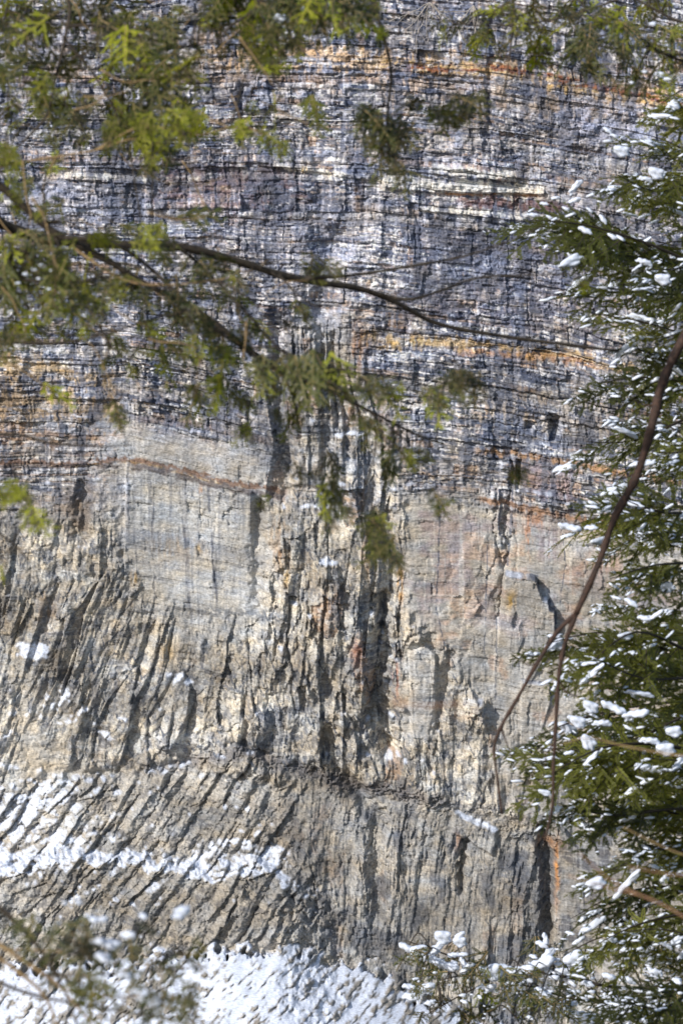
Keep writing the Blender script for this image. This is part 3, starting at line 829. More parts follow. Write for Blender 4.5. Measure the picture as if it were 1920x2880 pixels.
def leaf_material(name, c1, c2, trans):
    m = bpy.data.materials.new(name); m.use_nodes = True
    n, l = m.node_tree.nodes, m.node_tree.links
    n.clear()
    out = n.new('ShaderNodeOutputMaterial')
    oi = n.new('ShaderNodeObjectInfo')
    ge = n.new('ShaderNodeNewGeometry')
    ns = n.new('ShaderNodeTexNoise'); ns.inputs['Scale'].default_value = 9; l.new(ge.outputs['Position'], ns.inputs['Vector'])
    ad = n.new('ShaderNodeMath'); ad.operation = 'ADD'; l.new(oi.outputs['Random'], ad.inputs[0]); l.new(ns.outputs[0], ad.inputs[1])
    mr = n.new('ShaderNodeMapRange'); mr.inputs['From Min'].default_value = .45; mr.inputs['From Max'].default_value = 1.55; l.new(ad.outputs[0], mr.inputs[0])
    mx = n.new('ShaderNodeMix'); mx.data_type = 'RGBA'; mx.inputs[6].default_value = (*c1, 1); mx.inputs[7].default_value = (*c2, 1)
    l.new(mr.outputs[0], mx.inputs[0])
    b = n.new('ShaderNodeBsdfPrincipled'); l.new(mx.outputs[2], b.inputs['Base Color']); b.inputs['Roughness'].default_value = .5
    t = n.new('ShaderNodeBsdfTranslucent')
    m2 = n.new('ShaderNodeMix'); m2.data_type = 'RGBA'; m2.blend_type = 'MULTIPLY'; m2.inputs[0].default_value = 1; m2.inputs[7].default_value = (2.6, 2.2, .8, 1)
    l.new(mx.outputs[2], m2.inputs[6]); l.new(m2.outputs[2], t.inputs[0])
    ms = n.new('ShaderNodeMixShader'); ms.inputs[0].default_value = trans
    l.new(b.outputs[0], ms.inputs[1]); l.new(t.outputs[0], ms.inputs[2]); l.new(ms.outputs[0], out.inputs[0])
    return m

def bark_material(name, c1, c2, sc=60):
    m = bpy.data.materials.new(name); m.use_nodes = True
    n, l = m.node_tree.nodes, m.node_tree.links
    b = n['Principled BSDF']
    ge = n.new('ShaderNodeNewGeometry')
    ns = n.new('ShaderNodeTexNoise'); ns.inputs['Scale'].default_value = sc; ns.inputs['Detail'].default_value = 4; l.new(ge.outputs['Position'], ns.inputs['Vector'])
    cr_ = n.new('ShaderNodeValToRGB')
    cr_.color_ramp.elements[0].position = .35; cr_.color_ramp.elements[0].color = (*c1, 1)
    cr_.color_ramp.elements[1].position = .68; cr_.color_ramp.elements[1].color = (*c2, 1)
    l.new(ns.outputs[0], cr_.inputs[0]); l.new(cr_.outputs[0], b.inputs['Base Color'])
    b.inputs['Roughness'].default_value = .8
    bp = n.new('ShaderNodeBump'); bp.inputs['Distance'].default_value = .004; l.new(ns.outputs[0], bp.inputs['Height']); l.new(bp.outputs[0], b.inputs['Normal'])
    return m

LEAF_SUN = leaf_material('hemlock_needles_sunny', (.05, .08, .010), (.40, .47, .02), .55)  # yellow sunlight painted into the needle colour
LEAF_SHADED = leaf_material('hemlock_needles_dark', (.012, .026, .008), (.075, .105, .014), .3)  # shaded copy of the needles, the shade put into the colour
LEAF_TREE = leaf_material('hemlock_needles_tree', (.045, .062, .018), (.23, .25, .055), .5)
BARK = bark_material('hemlock_bark', (.018, .013, .010), (.06, .045, .028))
BARK_TAN = bark_material('young_twig_bark', (.20, .13, .06), (.36, .25, .12))
BARK_RED = bark_material('bare_branch_bark', (.022, .012, .009), (.07, .035, .022))
BARK_ORANGE = bark_material('dead_twig_bark', (.24, .12, .07), (.38, .22, .13))
BARK_GREY = bark_material('grey_shrub_bark', (.30, .27, .25), (.50, .46, .42), 5)

def spline(pts, n=None):
    """smooth curve through 3-D points"""
    p = [Vector(q) for q in pts]
    if len(p) < 3: 
        m = n or 6
        return [p[0].lerp(p[1], i / m) for i in range(m + 1)]
    out = []
    per = max(3, int((n or 24) / (len(p) - 1)))
    for i in range(len(p) - 1):
        a = p[max(i - 1, 0)]; b = p[i]; c = p[i + 1]; d = p[min(i + 2, len(p) - 1)]
        for k in range(per):
            t = k / per
            out.append(.5 * ((2 * b) + (c - a) * t + (2 * a - 5 * b + 4 * c - d) * t * t + (3 * b - 3 * c + d - a) * t ** 3))
    out.append(p[-1])
    return out

def tube(V_, F_, path, r0, r1, sides=5, wob=.12, rr=random):
    base_ = len(V_)
    n = len(path)
    up = Vector((.3, .2, .9))
    for i, p in enumerate(path):
        tg = (path[min(i + 1, n - 1)] - path[max(i - 1, 0)]).normalized()
        s1 = tg.cross(up)
        if s1.length < 1e-4: s1 = Vector((1, 0, 0))
        s1.normalize(); s2 = tg.cross(s1)
        t = i / (n - 1)
        r = (r0 + (r1 - r0) * t) * (1 + rr.uniform(-wob, wob))
        for k in range(sides):
            a = 2 * math.pi * k / sides
            V_.append(p + s1 * (math.cos(a) * r) + s2 * (math.sin(a) * r))
    for i in range(n - 1):
        for k in range(sides):
            a = base_ + i * sides + k; b = base_ + i * sides + (k + 1) % sides
            F_.append((a, b, b + sides, a + sides))
    F_.append(tuple(base_ + k for k in reversed(range(sides))))
    F_.append(tuple(base_ + (n - 1) * sides + k for k in range(sides)))

# ---- one flat hemlock spray, 1 unit long, tip along +X, drooping towards -Z
def make_spray(seed, nside=8, needle=.046, step=.015, droop=.3):
    r = random.Random(seed)
    tw, tf, nv, nfc = [], [], [], []
    def stem(p0, ang, L, rad, drp, depth):
        path = []
        a = ang; p = Vector(p0)
        m = max(4, int(L / .08))
        for k in range(m + 1):
            path.append(p.copy())
            a += r.uniform(-.10, .10)
            p = p + Vector((math.cos(a), math.sin(a), -drp * (k / m) + r.uniform(-.05, .05))) * (L / m)
        tube(tw, tf, path, rad, rad * .4, 3, .1, r)
        # needles in two flat ranks
        tot = L
        n = int(tot / step)
        for k in range(n):
            f = (k + r.random() * .5) / n * m
            i = min(int(f), m - 1)
            q = path[i].lerp(path[i + 1], f - i)
            d = (path[i + 1] - path[i]).normalized()
            for s in (-1, 1):
                if r.random() < .08: continue
                sd = Vector((-d.y, d.x, 0)).normalized() * s
                ln = needle * r.uniform(.65, 1.1) * (1 - .35 * (f / m) ** 3)
                dr = (sd * .9 + d * .45 + Vector((0, 0, r.uniform(-.28, .34)))).normalized() * ln
                wd = d * ln * .38 + Vector((0, 0, r.uniform(-.1, .1) * ln))
                b0 = len(nv)
                nv.extend([q, q + dr * .55 - wd, q + dr, q + dr * .55 + wd])
                nfc.append((b0, b0 + 1, b0 + 2, b0 + 3))
        return path
    main = stem((0, 0, 0), 0, 1.0, .010, droop, 0)
    for k in range(nside):
        t = (k + .6 + r.uniform(-.2, .2)) / nside
        i = min(int(t * (len(main) - 1)), len(main) - 2)
        s = 1 if k % 2 else -1
        L = (.46 * (1 - t) ** .6 + .07) * r.uniform(.55, 1.3)
        sp = stem(main[i], s * r.uniform(.7, 1.0), L, .006, droop * 1.1, 1)
        if L > .3:
            for j in (1,):
                stem(sp[min(j + 1, len(sp) - 2)], s * r.uniform(.7, 1.) + (-1) ** j * .7, L * .4, .004, droop, 2)
    return tw, tf, nv, nfc

SPR = []
for k in range(7):
    a, b, c, d = make_spray(100 + k)
    SPR.append((mk('twig', a, b, [BARK_TAN]), mk('needles', c, d, [LEAF_SUN]), mk('needles', c, d, [LEAF_SHADED]), a, b, c, d))

def orient(p, dirv, scale, roll=0.0, flat=0.0):
    """frame with +X along dirv and +Z as near to up as the tilt allows"""
    x = Vector(dirv).normalized()
    z = Vector((0, 0, 1)) + Vector((0, -1, 0)) * flat
    y = z.cross(x)
    if y.length < .05: y = Vector((0, 1, 0))
    y.normalize(); z = x.cross(y)
    R = Matrix((x, y, z)).transposed().to_4x4()
    return Matrix.Translation(p) @ R @ Matrix.Rotation(roll, 4, 'X') @ Matrix.Scale(scale, 4)

# ---- lumps of snow, grown from merging balls
def snow_proto(seed, n):
    r = random.Random(seed)
    mb = bpy.data.metaballs.new('snow_lump')
    mb.resolution = .09; mb.threshold = .35
    pts = [(Vector((0, 0, 0)), .34)]
    for k in range(n):
        b, rad = r.choice(pts)
        a = r.gauss(0, .75) + (math.pi if r.random() < .35 else 0)
        pts.append((b + Vector((math.cos(a) * .25, r.uniform(-.12, .12), math.sin(a) * .15)), r.uniform(.13, .31)))
    for p, rad in pts:
        e = mb.elements.new(); e.co = p; e.radius = rad; e.type = 'BALL'
    o = bpy.data.objects.new('snow_lump', mb)
    COL.objects.link(o)
    bpy.context.view_layer.update()
    dg = bpy.context.evaluated_depsgraph_get()
    ev = o.evaluated_get(dg)
    me = bpy.data.meshes.new_from_object(ev)
    bpy.data.objects.remove(o)
    me.name = 'snow_lump'
    xs = [abs(v.co.x) for v in me.vertices] or [1]
    sc = .5 / max(xs)
    for v in me.vertices:
        n_ = Vector((math.sin(v.co.y * 19 + seed) * math.cos(v.co.z * 23), math.sin(v.co.z * 17 + v.co.x * 13), math.cos(v.co.x * 21 + seed))) * .035
        v.co = (v.co + n_) * sc
    me.polygons.foreach_set('use_smooth', [True] * len(me.polygons))
    me.materials.clear(); me.materials.append(SNOW)
    return me
SNP = [snow_proto(900 + k, [2, 3, 4, 6, 8, 10, 12, 3][k]) for k in range(8)]
SMALL = {}
for me in SNP[:3]:
    # a light version for the many small dabs
    ico = [(math.cos(a) * r_, math.sin(a) * r_ * .8, z_) for z_, r_ in ((-.12, .34), (.12, .36)) for a in [k * math.pi / 3 for k in range(6)]] + [(0, 0, -.2), (.05, 0, .27)]
    rr_ = random.Random(me.name)
    vs_ = [Vector(v) * rr_.uniform(.7, 1.3) for v in ico]
    fs_ = []
    for k in range(6):
        j = (k + 1) % 6
        fs_ += [(k, j, j + 6, k + 6), (12, j, k), (13, k + 6, j + 6)]
    SMALL[me.name] = (vs_, fs_)

class Bough:
    """a limb with side twigs, needle sprays and the snow lying on it"""
    def __init__(self, name, label, cat, loc, group=None, parent=None):
        if parent is None:
            self.root = thing(name, label, cat, loc, group)
            self.off = Vector(loc)
        else:
            self.root = None
            self.parent = parent; self.off = Vector(loc)
        self.paths = []          # (points, r0, r1)
    def limb(self, pts, r0, r1, name='limb', mat=None, sides=7, n=30, wob=.1):
        path = spline(pts, n)
        V_, F_ = [], []
        tube(V_, F_, [p - self.off for p in path], r0, r1, sides, wob)
        me = mk(name, V_, F_, [mat or BARK], None, True)
        par = self.root if self.root is not None else self.parent
        o = link(name, me, par)
        if self.root is None: self.root = o
        self.paths.append((path, r0, r1))
        return o
    def nearest(self, p, back=.25):
        best = None
        for path, r0, r1 in self.paths:
            for i, q in enumerate(path):
                d = (q - p).length
                if best is None or d < best[0]: best = (d, path, i)
        return best
    def spray(self, p, dirv, scale, dark, roll, flat, parent=None):
        k = random.randrange(len(SPR))
        tw, nS, nD = SPR[k][:3]
        o = link('spray', tw, parent or self.root, Matrix.Translation(-self.off) @ orient(p, dirv, scale, roll, flat))
        link('needles', nD if dark else nS, o)
        return o
    def snow(self, p, size, k=None, rot=None, tilt=0.0):
        me = SNP[random.randrange(8) if k is None else k]
        M_ = Matrix.Translation(p - self.off) @ Matrix.Rotation(tilt, 4, 'Y') @ Matrix.Rotation(random.uniform(-.6, .6) if rot is None else rot, 4, 'Z') @ Matrix.Diagonal((size, size * random.uniform(.7, 1), size * random.uniform(.6, .95), 1))
        return link('snow_lump', me, self.root, M_)

def pl(pts, d, dd=0.0):
    n = len(pts)
    return [at(u, v, d + dd * i / max(1, n - 1)) for i, (u, v) in enumerate(pts)]

def dress(b, clusters, d, unit, dark, per=3, spread=.5, hang=.45, twig=True):
    """sprays at listed spots, each joined back to the nearest limb by a thin twig"""
    V_, F_ = [], []
    for (u, v, size) in clusters:
        p = at(u, v, d + random.uniform(-.25, .25) * unit * 3)
        nd, path, i = b.nearest(p)
        q = path[max(0, i - 2)]
        away = (p - q)
        if twig and nd > .02 * unit:
            mid = q.lerp(p, .5) + Vector((0, 0, .12 * away.length))
            pth = spline([q, mid, p], 10)
            tube(V_, F_, [x - b.off for x in pth], .0035 * unit, .0016 * unit, 4, .1)
        ad = away.normalized() if away.length > .05 else Vector((random.uniform(-1, 1), 0, -.3))
        for k in range(per + 2):
            dv = (ad * .8 + Vector((random.uniform(-1, 1) * spread * 1.5, random.uniform(-.8, .5) * spread, -hang + random.uniform(-.6, .45) * spread))).normalized()
            sc = size * PX * d / DIST * random.choice([.8, 1.1, 1.4, 1.8]) * random.uniform(.85, 1.15)
            b.spray(p - dv * sc * .5 + Vector((random.uniform(-1, 1), random.uniform(-1, 1), random.uniform(-1, 1))) * (.28 * size * PX * d / DIST), dv, sc, dark if isinstance(dark, bool) else random.random() < dark, random.uniform(-.8, .8), random.uniform(.0, 1.1))
    if F_:
        link('twigs', mk('twigs', V_, F_, [BARK], None, True), b.root)['kind'] = 'stuff'

# ===== A: the long limb that crosses the picture from the left
DA = 12.0
ua = PX * DA / DIST            # metres per layout unit at this distance
B = Bough('hemlock_bough', 'long dark hemlock limb reaching from the left edge past the picture middle', 'bough', at(-60, 480, DA))
B.limb(pl([(-60, 480), (0, 512), (90, 545), (210, 560), (400, 566), (520, 592), (640, 630), (740, 650), (830, 664), (920, 700), (1010, 745), (1180, 776), (1420, 806)], DA, 1.2), 15 * ua, 4.4 * ua, n=60)
for pts, r in [([(700, 640), (790, 634), (860, 625), (960, 608), (1060, 590), (1150, 560), (1250, 518)], 5.5),
               ([(830, 662), (930, 688), (1010, 668), (1090, 640), (1200, 632), (1330, 630)], 5.5),
               ([(400, 566), (450, 600), (540, 690), (640, 800), (700, 850)], 4),
               ([(330, 566), (420, 560), (470, 545), (510, 530)], 2.5),
               ([(640, 630), (720, 700), (820, 690)], 2)]:
    B.limb(pl(pts, DA), r * ua, 1.4 * ua, 'side_branch', n=26)
dress(B, [(735, 612, 60), (770, 620, 50), (700, 720, 45), (660, 745, 40), (470, 640, 60), (500, 600, 50), (510, 690, 60), (560, 705, 55), (590, 760, 50), (540, 650, 45), (430, 600, 60), (380, 580, 60), (1340, 650, 30), (720, 625, 50)],
       DA, 1, .8, 3)

# ===== B: second limb falling to the right with hanging sprays
B = Bough('hemlock_bough', 'drooping hemlock limb running down rightwards beneath the long dark limb', 'bough', at(-60, 380, DA))
B.limb(pl([(-60, 380), (30, 450), (120, 530), (250, 600), (330, 650), (450, 710), (570, 800), (650, 856), (740, 890), (860, 950), (960, 1000), (1020, 1020)], 11.5, .6), 10 * ua, 3 * ua, n=60)
B.limb(pl([(150, 545), (260, 560), (350, 620), (480, 745), (620, 840), (700, 880)], 11.6), 6 * ua, 2.4 * ua, 'side_branch', n=30)
B.limb(pl([(-60, 520), (20, 600), (60, 700), (70, 770)], 11.3), 3 * ua, 1.6 * ua, 'side_branch')
B.limb(pl([(170, 570), (280, 640), (380, 655), (520, 640)], 11.3), 3.4 * ua, 1.6 * ua, 'side_branch', BARK_TAN)
for pts, r in [([(120, 530), (150, 600), (170, 690), (185, 740)], 3), ([(250, 600), (330, 620), (400, 690), (420, 740)], 3),
               ([(570, 800), (640, 800), (720, 850), (850, 860), (900, 895)], 3), ([(650, 856), (600, 900), (560, 940)], 2),
               ([(860, 950), (860, 1040), (830, 1160), (860, 1250)], 2.5), ([(740, 890), (700, 960), (660, 980)], 2),
               ([(960, 1000), (990, 940), (1060, 890)], 2), ([(850, 950), (930, 1010), (980, 1070)], 2.2), ([(740, 900), (740, 1010), (740, 1140)], 2),
               ([(960, 1000), (1060, 1080), (1190, 1080)], 1.6)]:
    B.limb(pl(pts, 11.8), r * ua, 1.2 * ua, 'side_branch', n=20)
dress(B, [(600, 860, 60), (640, 850, 70), (700, 862, 70), (765, 862, 70), (690, 900, 60), (620, 900, 50), (560, 930, 46), (640, 960, 44), (670, 975, 44), (860, 890, 60), (900, 898, 66), (560, 1000, 34),
          (1000, 925, 55), (1040, 900, 70), (1080, 890, 70), (1060, 870, 60), (1020, 880, 50), (850, 985, 52), (900, 1010, 50), (930, 1050, 60), (980, 1045, 50), (890, 1080, 55), (780, 1080, 60), (720, 1100, 52), (690, 1090, 40),
          (600, 1160, 30), (760, 1150, 54), (750, 1195, 50), (800, 1180, 40), (850, 1225, 60), (870, 1260, 64), (900, 1290, 52), (1010, 1170, 44), (1185, 1085, 50), (860, 1200, 50),
          (400, 700, 60), (420, 740, 50), (330, 690, 60), (520, 830, 55), (560, 790, 55), (300, 660, 60), (490, 770, 50), (470, 740, 50), (760, 875, 60), (720, 850, 60)],
      11.8, 1, .8, 3)

# ===== C: thin limb low on the left
B = Bough('hemlock_bough', 'thin hemlock limb on the left curving up from the edge through yellow green sprays', 'bough', at(-60, 780, 11))
B.limb(pl([(-60, 780), (60, 788), (150, 786), (240, 768), (320, 742), (440, 712)], 11.2), 4.2 * ua, 1.6 * ua, n=40)
B.limb(pl([(-60, 560), (60, 580), (150, 640), (210, 720), (250, 790)], 11.2), 3.4 * ua, 1.6 * ua, 'side_branch')
B.limb(pl([(-60, 640), (40, 640), (120, 650), (230, 640), (330, 610)], 11.2), 4 * ua, 1.6 * ua, 'side_branch')
B.limb(pl([(240, 768), (260, 800), (300, 830)], 11.2), 2 * ua, 1.2 * ua, 'side_branch')
dress(B, [(20, 610, 70), (60, 600, 80), (100, 600, 80), (60, 650, 80), (110, 650, 90), (150, 650, 90), (190, 660, 80), (30, 690, 80), (80, 700, 80), (130, 710, 80), (180, 710, 80), (220, 700, 60), (40, 750, 70), (10, 790, 70), (60, 770, 60),
          (90, 760, 60), (230, 640, 60), (150, 600, 60), (260, 660, 60), (20, 560, 60), (90, 560, 70), (250, 830, 44), (310, 850, 40), (380, 820, 40), (450, 800, 40), (340, 800, 34), (10, 660, 80), (140, 760, 50), (200, 760, 50)],
      11.2, 1, .55, 3)
for (u, v, s_) in [(78, 618, 18), (100, 612, 24), (126, 622, 20), (60, 630, 14), (90, 640, 12), (150, 640, 14), (112, 664, 12), (42, 650, 12)]:
    B.snow(at(u, v, 11), s_ * ua, random.choice([0, 1, 2, 7]))

# ===== D: boughs that hang in from the top left
DD = 12.5
ud = PX * DD / DIST
B = Bough('hemlock_bough', 'dense hemlock bough hanging down into the upper left corner with yellow green tips', 'bough', at(120, -60, DD))
for pts, r, nm in [([(120, -60), (160, 10), (150, 90), (128, 180), (110, 260), (70, 310), (0, 375), (-40, 400)], 5, 'limb'),
                   ([(150, 60), (230, 60), (330, 85), (420, 105), (520, 100), (600, 125)], 4, 'side_branch'),
                   ([(150, 90), (200, 150), (240, 210), (290, 310), (310, 420), (330, 540)], 3, 'side_branch'),
                   ([(240, 60), (300, 130), (360, 170), (420, 230), (460, 300)], 3, 'side_branch'),
                   ([(-40, 60), (30, 40), (90, 60)], 3, 'side_branch'), ([(110, 220), (160, 250), (190, 300), (220, 330)], 2, 'side_branch'),
                   ([(20, 180), (60, 190), (120, 185)], 2, 'side_branch'), ([(330, 85), (340, 170), (320, 260), (340, 370)], 2.5, 'side_branch')]:
    B.limb(pl(pts, DD), r * ud, 1.3 * ud, nm, n=30)
dress(B, [(30, 20, 80), (80, 30, 80), (130, 40, 80), (60, 80, 70), (110, 90, 70), (180, 40, 70), (230, 40, 80), (280, 60, 80), (240, 90, 70), (300, 100, 80), (350, 60, 80), (390, 80, 80), (340, 130, 80), (300, 160, 80), (320, 200, 80),
          (280, 230, 70), (370, 170, 80), (410, 140, 80), (380, 220, 76), (350, 250, 76), (320, 280, 70), (450, 110, 70), (440, 190, 60), (270, 290, 70), (310, 300, 80), (350, 310, 80), (400, 300, 60), (440, 285, 60), (340, 370, 60), (360, 340, 50),
          (60, 150, 70), (90, 200, 60), (40, 220, 60), (130, 260, 70), (170, 280, 50), (100, 240, 60), (20, 260, 60), (10, 170, 60), (180, 120, 60), (480, 60, 70), (510, 100, 60), (150, 160, 60), (190, 320, 50), (250, 320, 44),
          (200, 240, 44), (30, 300, 50), (120, 330, 40), (300, 30, 70), (420, 30, 70), (470, 20, 70), (10, 60, 80), (420, 250, 50), (260, 150, 70), (20, 110, 70)],
      DD, 1, .78, 3)
for (u, v, s_) in [(368, 44, 22), (405, 30, 16)]:
    B.snow(at(u, v, 12.2), s_ * ud, 2)

B = Bough('hemlock_bough', 'hemlock bough across the top left of centre with a thin twig dangling below it', 'bough', at(560, -60, DD))
for pts, r, nm in [([(560, -60), (590, 0), (608, 60), (622, 120), (628, 190)], 3.5, 'limb'),
                   ([(590, 0), (680, 20), (760, 40), (840, 30)], 3, 'side_branch'), ([(590, 20), (530, 60), (500, 90), (430, 90), (370, 95)], 3, 'side_branch'),
                   ([(608, 60), (660, 100), (700, 90)], 2, 'side_branch')]:
    B.limb(pl(pts, DD), r * ud, 1.3 * ud, nm, n=30)
dress(B, [(540, 30, 80), (580, 60, 80), (620, 40, 80), (560, 90, 70), (600, 100, 70), (640, 80, 70), (680, 40, 80), (720, 60, 70), (640, 130, 60), (670, 110, 60), (760, 40, 70), (790, 70, 60), (830, 20, 80), (860, 40, 60), (740, 20, 80), (800, 10, 80),
          (600, 150, 50), (630, 160, 50), (520, 10, 80), (590, 10, 80), (650, 10, 80), (700, 10, 80), (690, 80, 60), (870, 90, 40)],
      DD, 1, .75, 3)
for (u, v, s_) in [(649, 43, 40), (699, 20, 24), (700, 48, 24), (648, 62, 20)]:
    B.snow(at(u, v, 12.2), s_ * ud, random.choice([1, 2]))

B = Bough('hemlock_bough', 'yellow green hemlock sprays with a sunlit tint at the left between two limbs', 'bough', at(-60, 330, 11.5))
for pts, r, nm in [([(-60, 400), (40, 375), (130, 360), (220, 345), (300, 320), (370, 330)], 3.2, 'limb'), ([(220, 345), (330, 290), (450, 310), (560, 290), (650, 345)], 2.4, 'side_branch'),
                   ([(130, 360), (100, 430), (110, 520)], 2, 'side_branch'), ([(450, 250), (520, 290), (600, 300)], 2, 'side_branch')]:
    B.limb(pl(pts, 11.5), r * ua, 1.3 * ua, nm, BARK_TAN, n=30)
dress(B, [(265, 300, 60), (300, 296, 70), (335, 300, 64), (300, 330, 60), (345, 340, 50), (350, 385, 40), (590, 296, 55), (560, 300, 44), (620, 330, 44), (650, 350, 40), (400, 270, 56), (440, 280, 56), (620, 150, 60), (600, 130, 54),
          (20, 420, 60), (60, 440, 60), (30, 370, 60), (100, 480, 50), (40, 480, 40), (240, 345, 36), (240, 560, 44), (330, 560, 44), (260, 540, 40), (350, 545, 50), (580, 250, 34), (10, 340, 60)],
      11.5, 1, .3, 3)

# fine leafless twigs among the sprays of the upper left
for k in range(60):
    u0, v0 = random.uniform(-40, 640), random.uniform(-30, 820)
    if v0 > 350 and u0 > 420 and v0 < 560: continue
    a = random.choice([random.gauss(.5, .45), random.gauss(1.3, .35), random.gauss(-.2, .3)])
    L = random.uniform(70, 210)
    pts = [(u0, v0)]
    for j in range(4):
        a += random.gauss(0, .28)
        pts.append((pts[-1][0] + math.cos(a) * L / 4, pts[-1][1] + math.sin(a) * L / 4))
    B.limb(pl(pts, random.uniform(10.5, 13)), random.uniform(1.2, 2.4) * ua, .9 * ua, 'twig', random.choice([BARK, BARK_TAN, BARK_TAN]), 4, 14, .2)
    if random.random() < .4:
        e = at(*pts[-1], 11.5)
        for q in range(3):
            dv = Vector((math.cos(a) + random.uniform(-.7, .7), random.uniform(-.4, .3), -math.sin(a) - .3 + random.uniform(-.4, .3)))
            B.spray(e - dv.normalized() * 30 * ua, dv, random.uniform(60, 110) * ua, random.random() < .5, random.uniform(-.8, .8), random.uniform(0, 1.1))

# ===== E: thin hanging branches at top centre
B = Bough('hemlock_branch', 'thin branch hanging from the top centre ending in a tuft of dark needles', 'branch', at(845, -60, 13))
uE = PX * 13 / DIST
B.limb(pl([(845, -60), (862, 20), (885, 100), (898, 170), (890, 260), (892, 330), (905, 390)], 13), 5.5 * uE, 1.6 * uE)
B.limb(pl([(895, 230), (950, 250), (1020, 270), (1090, 245)], 13), 1.8 * uE, 1.2 * uE, 'side_branch')
dress(B, [(840, 265, 54), (870, 285, 66), (905, 290, 66), (870, 310, 60), (900, 330, 60), (925, 310, 54), (850, 330, 44), (890, 370, 60), (910, 400, 60), (855, 410, 30), (955, 240, 40), (1000, 262, 50), (1040, 260, 60), (1090, 235, 60), (1070, 265, 50), (1030, 285, 40), (835, 270, 40)],
      13, 1, .85, 3)

# ===== F: boughs of the tree on the right, reaching in at the top
DF = 16.0
uF = PX * DF / DIST
B = Bough('hemlock_bough', 'dark hemlock bough hanging across the top right corner above the rusty rock band', 'bough', at(1500, -80, DF))
for pts, r, nm in [([(1640, 60), (1560, 50), (1500, 20), (1440, -10), (1360, -40)], 4.5, 'limb'), ([(1700, 300), (1640, 180), (1540, 130), (1490, 110), (1450, 60), (1400, 0), (1380, -40)], 4.5, 'side_branch'),
                   ([(1180, -50), (1176, 60), (1165, 160), (1150, 240)], 3, 'side_branch'), ([(1440, -10), (1330, 30), (1240, 50), (1120, 60), (1020, 50)], 3, 'side_branch'),
                   ([(1450, 60), (1360, 90), (1270, 120), (1210, 130)], 2.4, 'side_branch')]:
    B.limb(pl(pts, DF), r * uF, 1.2 * uF, nm, n=30)
dress(B, [(1005, 60, 50), (1040, 50, 56), (1020, 85, 44), (1080, 100, 54), (1110, 100, 56), (1150, 110, 40), (1100, 75, 44), (1130, 20, 60), (1180, 30, 60), (1230, 30, 66), (1210, 60, 60), (1250, 70, 66), (1290, 50, 66), (1230, 110, 60),
          (1270, 130, 60), (1220, 140, 50), (1330, 40, 66), (1370, 60, 66), (1400, 30, 66), (1350, 100, 60), (1370, 150, 66), (1360, 130, 60), (1440, 60, 60), (1480, 40, 66), (1520, 30, 66), (1500, 100, 60), (1440, 130, 60), (1470, 170, 60), (1520, 140, 60),
          (1550, 80, 66), (1410, 190, 44), (1450, 200, 50), (1540, 190, 60), (1310, 110, 50), (1290, 20, 60), (1560, 150, 60), (1340, 10, 60), (1480, 0, 60), (1420, 100, 54)],
      DF, 1.3, .8, 2)
for (u, v, s_) in [(1500, 55, 22), (1532, 105, 20), (1515, 172, 34), (1540, 182, 36), (1480, 165, 20), (1450, 190, 16)]:
    B.snow(at(u, v, DF - .3), s_ * uF, 1)

# ===== G: the snowy hemlock on the right: trunk just outside the picture, boughs reaching in
DG = 25.0
uG = PX * DG / DIST
base_pt = at(1900, 2900, DG)
TREE = thing('hemlock_tree', 'snow laden hemlock tree filling the right side of the view', 'tree', base_pt)
V_, F_ = [], []
tube(V_, F_, [p - base_pt for p in spline([at(1905, 3000, DG), at(1890, 2200, DG), at(1880, 1400, DG), at(1870, 600, DG), at(1860, -500, DG)], 40)], 48 * uG, 22 * uG, 12, .04)
link('trunk', mk('trunk', V_, F_, [BARK], None, True), TREE)

def bough_foliage(seed, n=12, dark=True):
    """needles and twigs of a whole bough one unit long, lying along +X"""
    r = random.Random(seed)
    tv, tf, nv, nf_ = [], [], [], []
    for k in range(n):
        t = (k + .5) / n
        a, b, c, d = SPR[r.randrange(7)][3:7]
        s = 1 if k % 2 else -1
        L = (.34 * (1 - t) ** .6 + .20) * r.uniform(.7, 1.2)
        ang = s * r.uniform(.35, .95) * (1 - .75 * t ** 3)
        Mx = Matrix.Translation((t * .92, 0, -.10 * t * t + r.uniform(-.02, .03))) @ Matrix.Rotation(ang, 4, 'Z') @ Matrix.Rotation(r.uniform(.0, .5), 4, 'Y') @ Matrix.Rotation(r.uniform(-.6, .6), 4, 'X') @ Matrix.Scale(L, 4)
        for (vs, fs, VV, FF) in ((a, b, tv, tf), (c, d, nv, nf_)):
            b0 = len(VV)
            VV.extend([Mx @ v for v in vs]); FF.extend([tuple(i_ + b0 for i_ in f) for f in fs])
    return mk('foliage', nv, nf_, [LEAF_TREE]), mk('twigs', tv, tf, [BARK])
BF = [bough_foliage(300 + k) for k in range(5)]

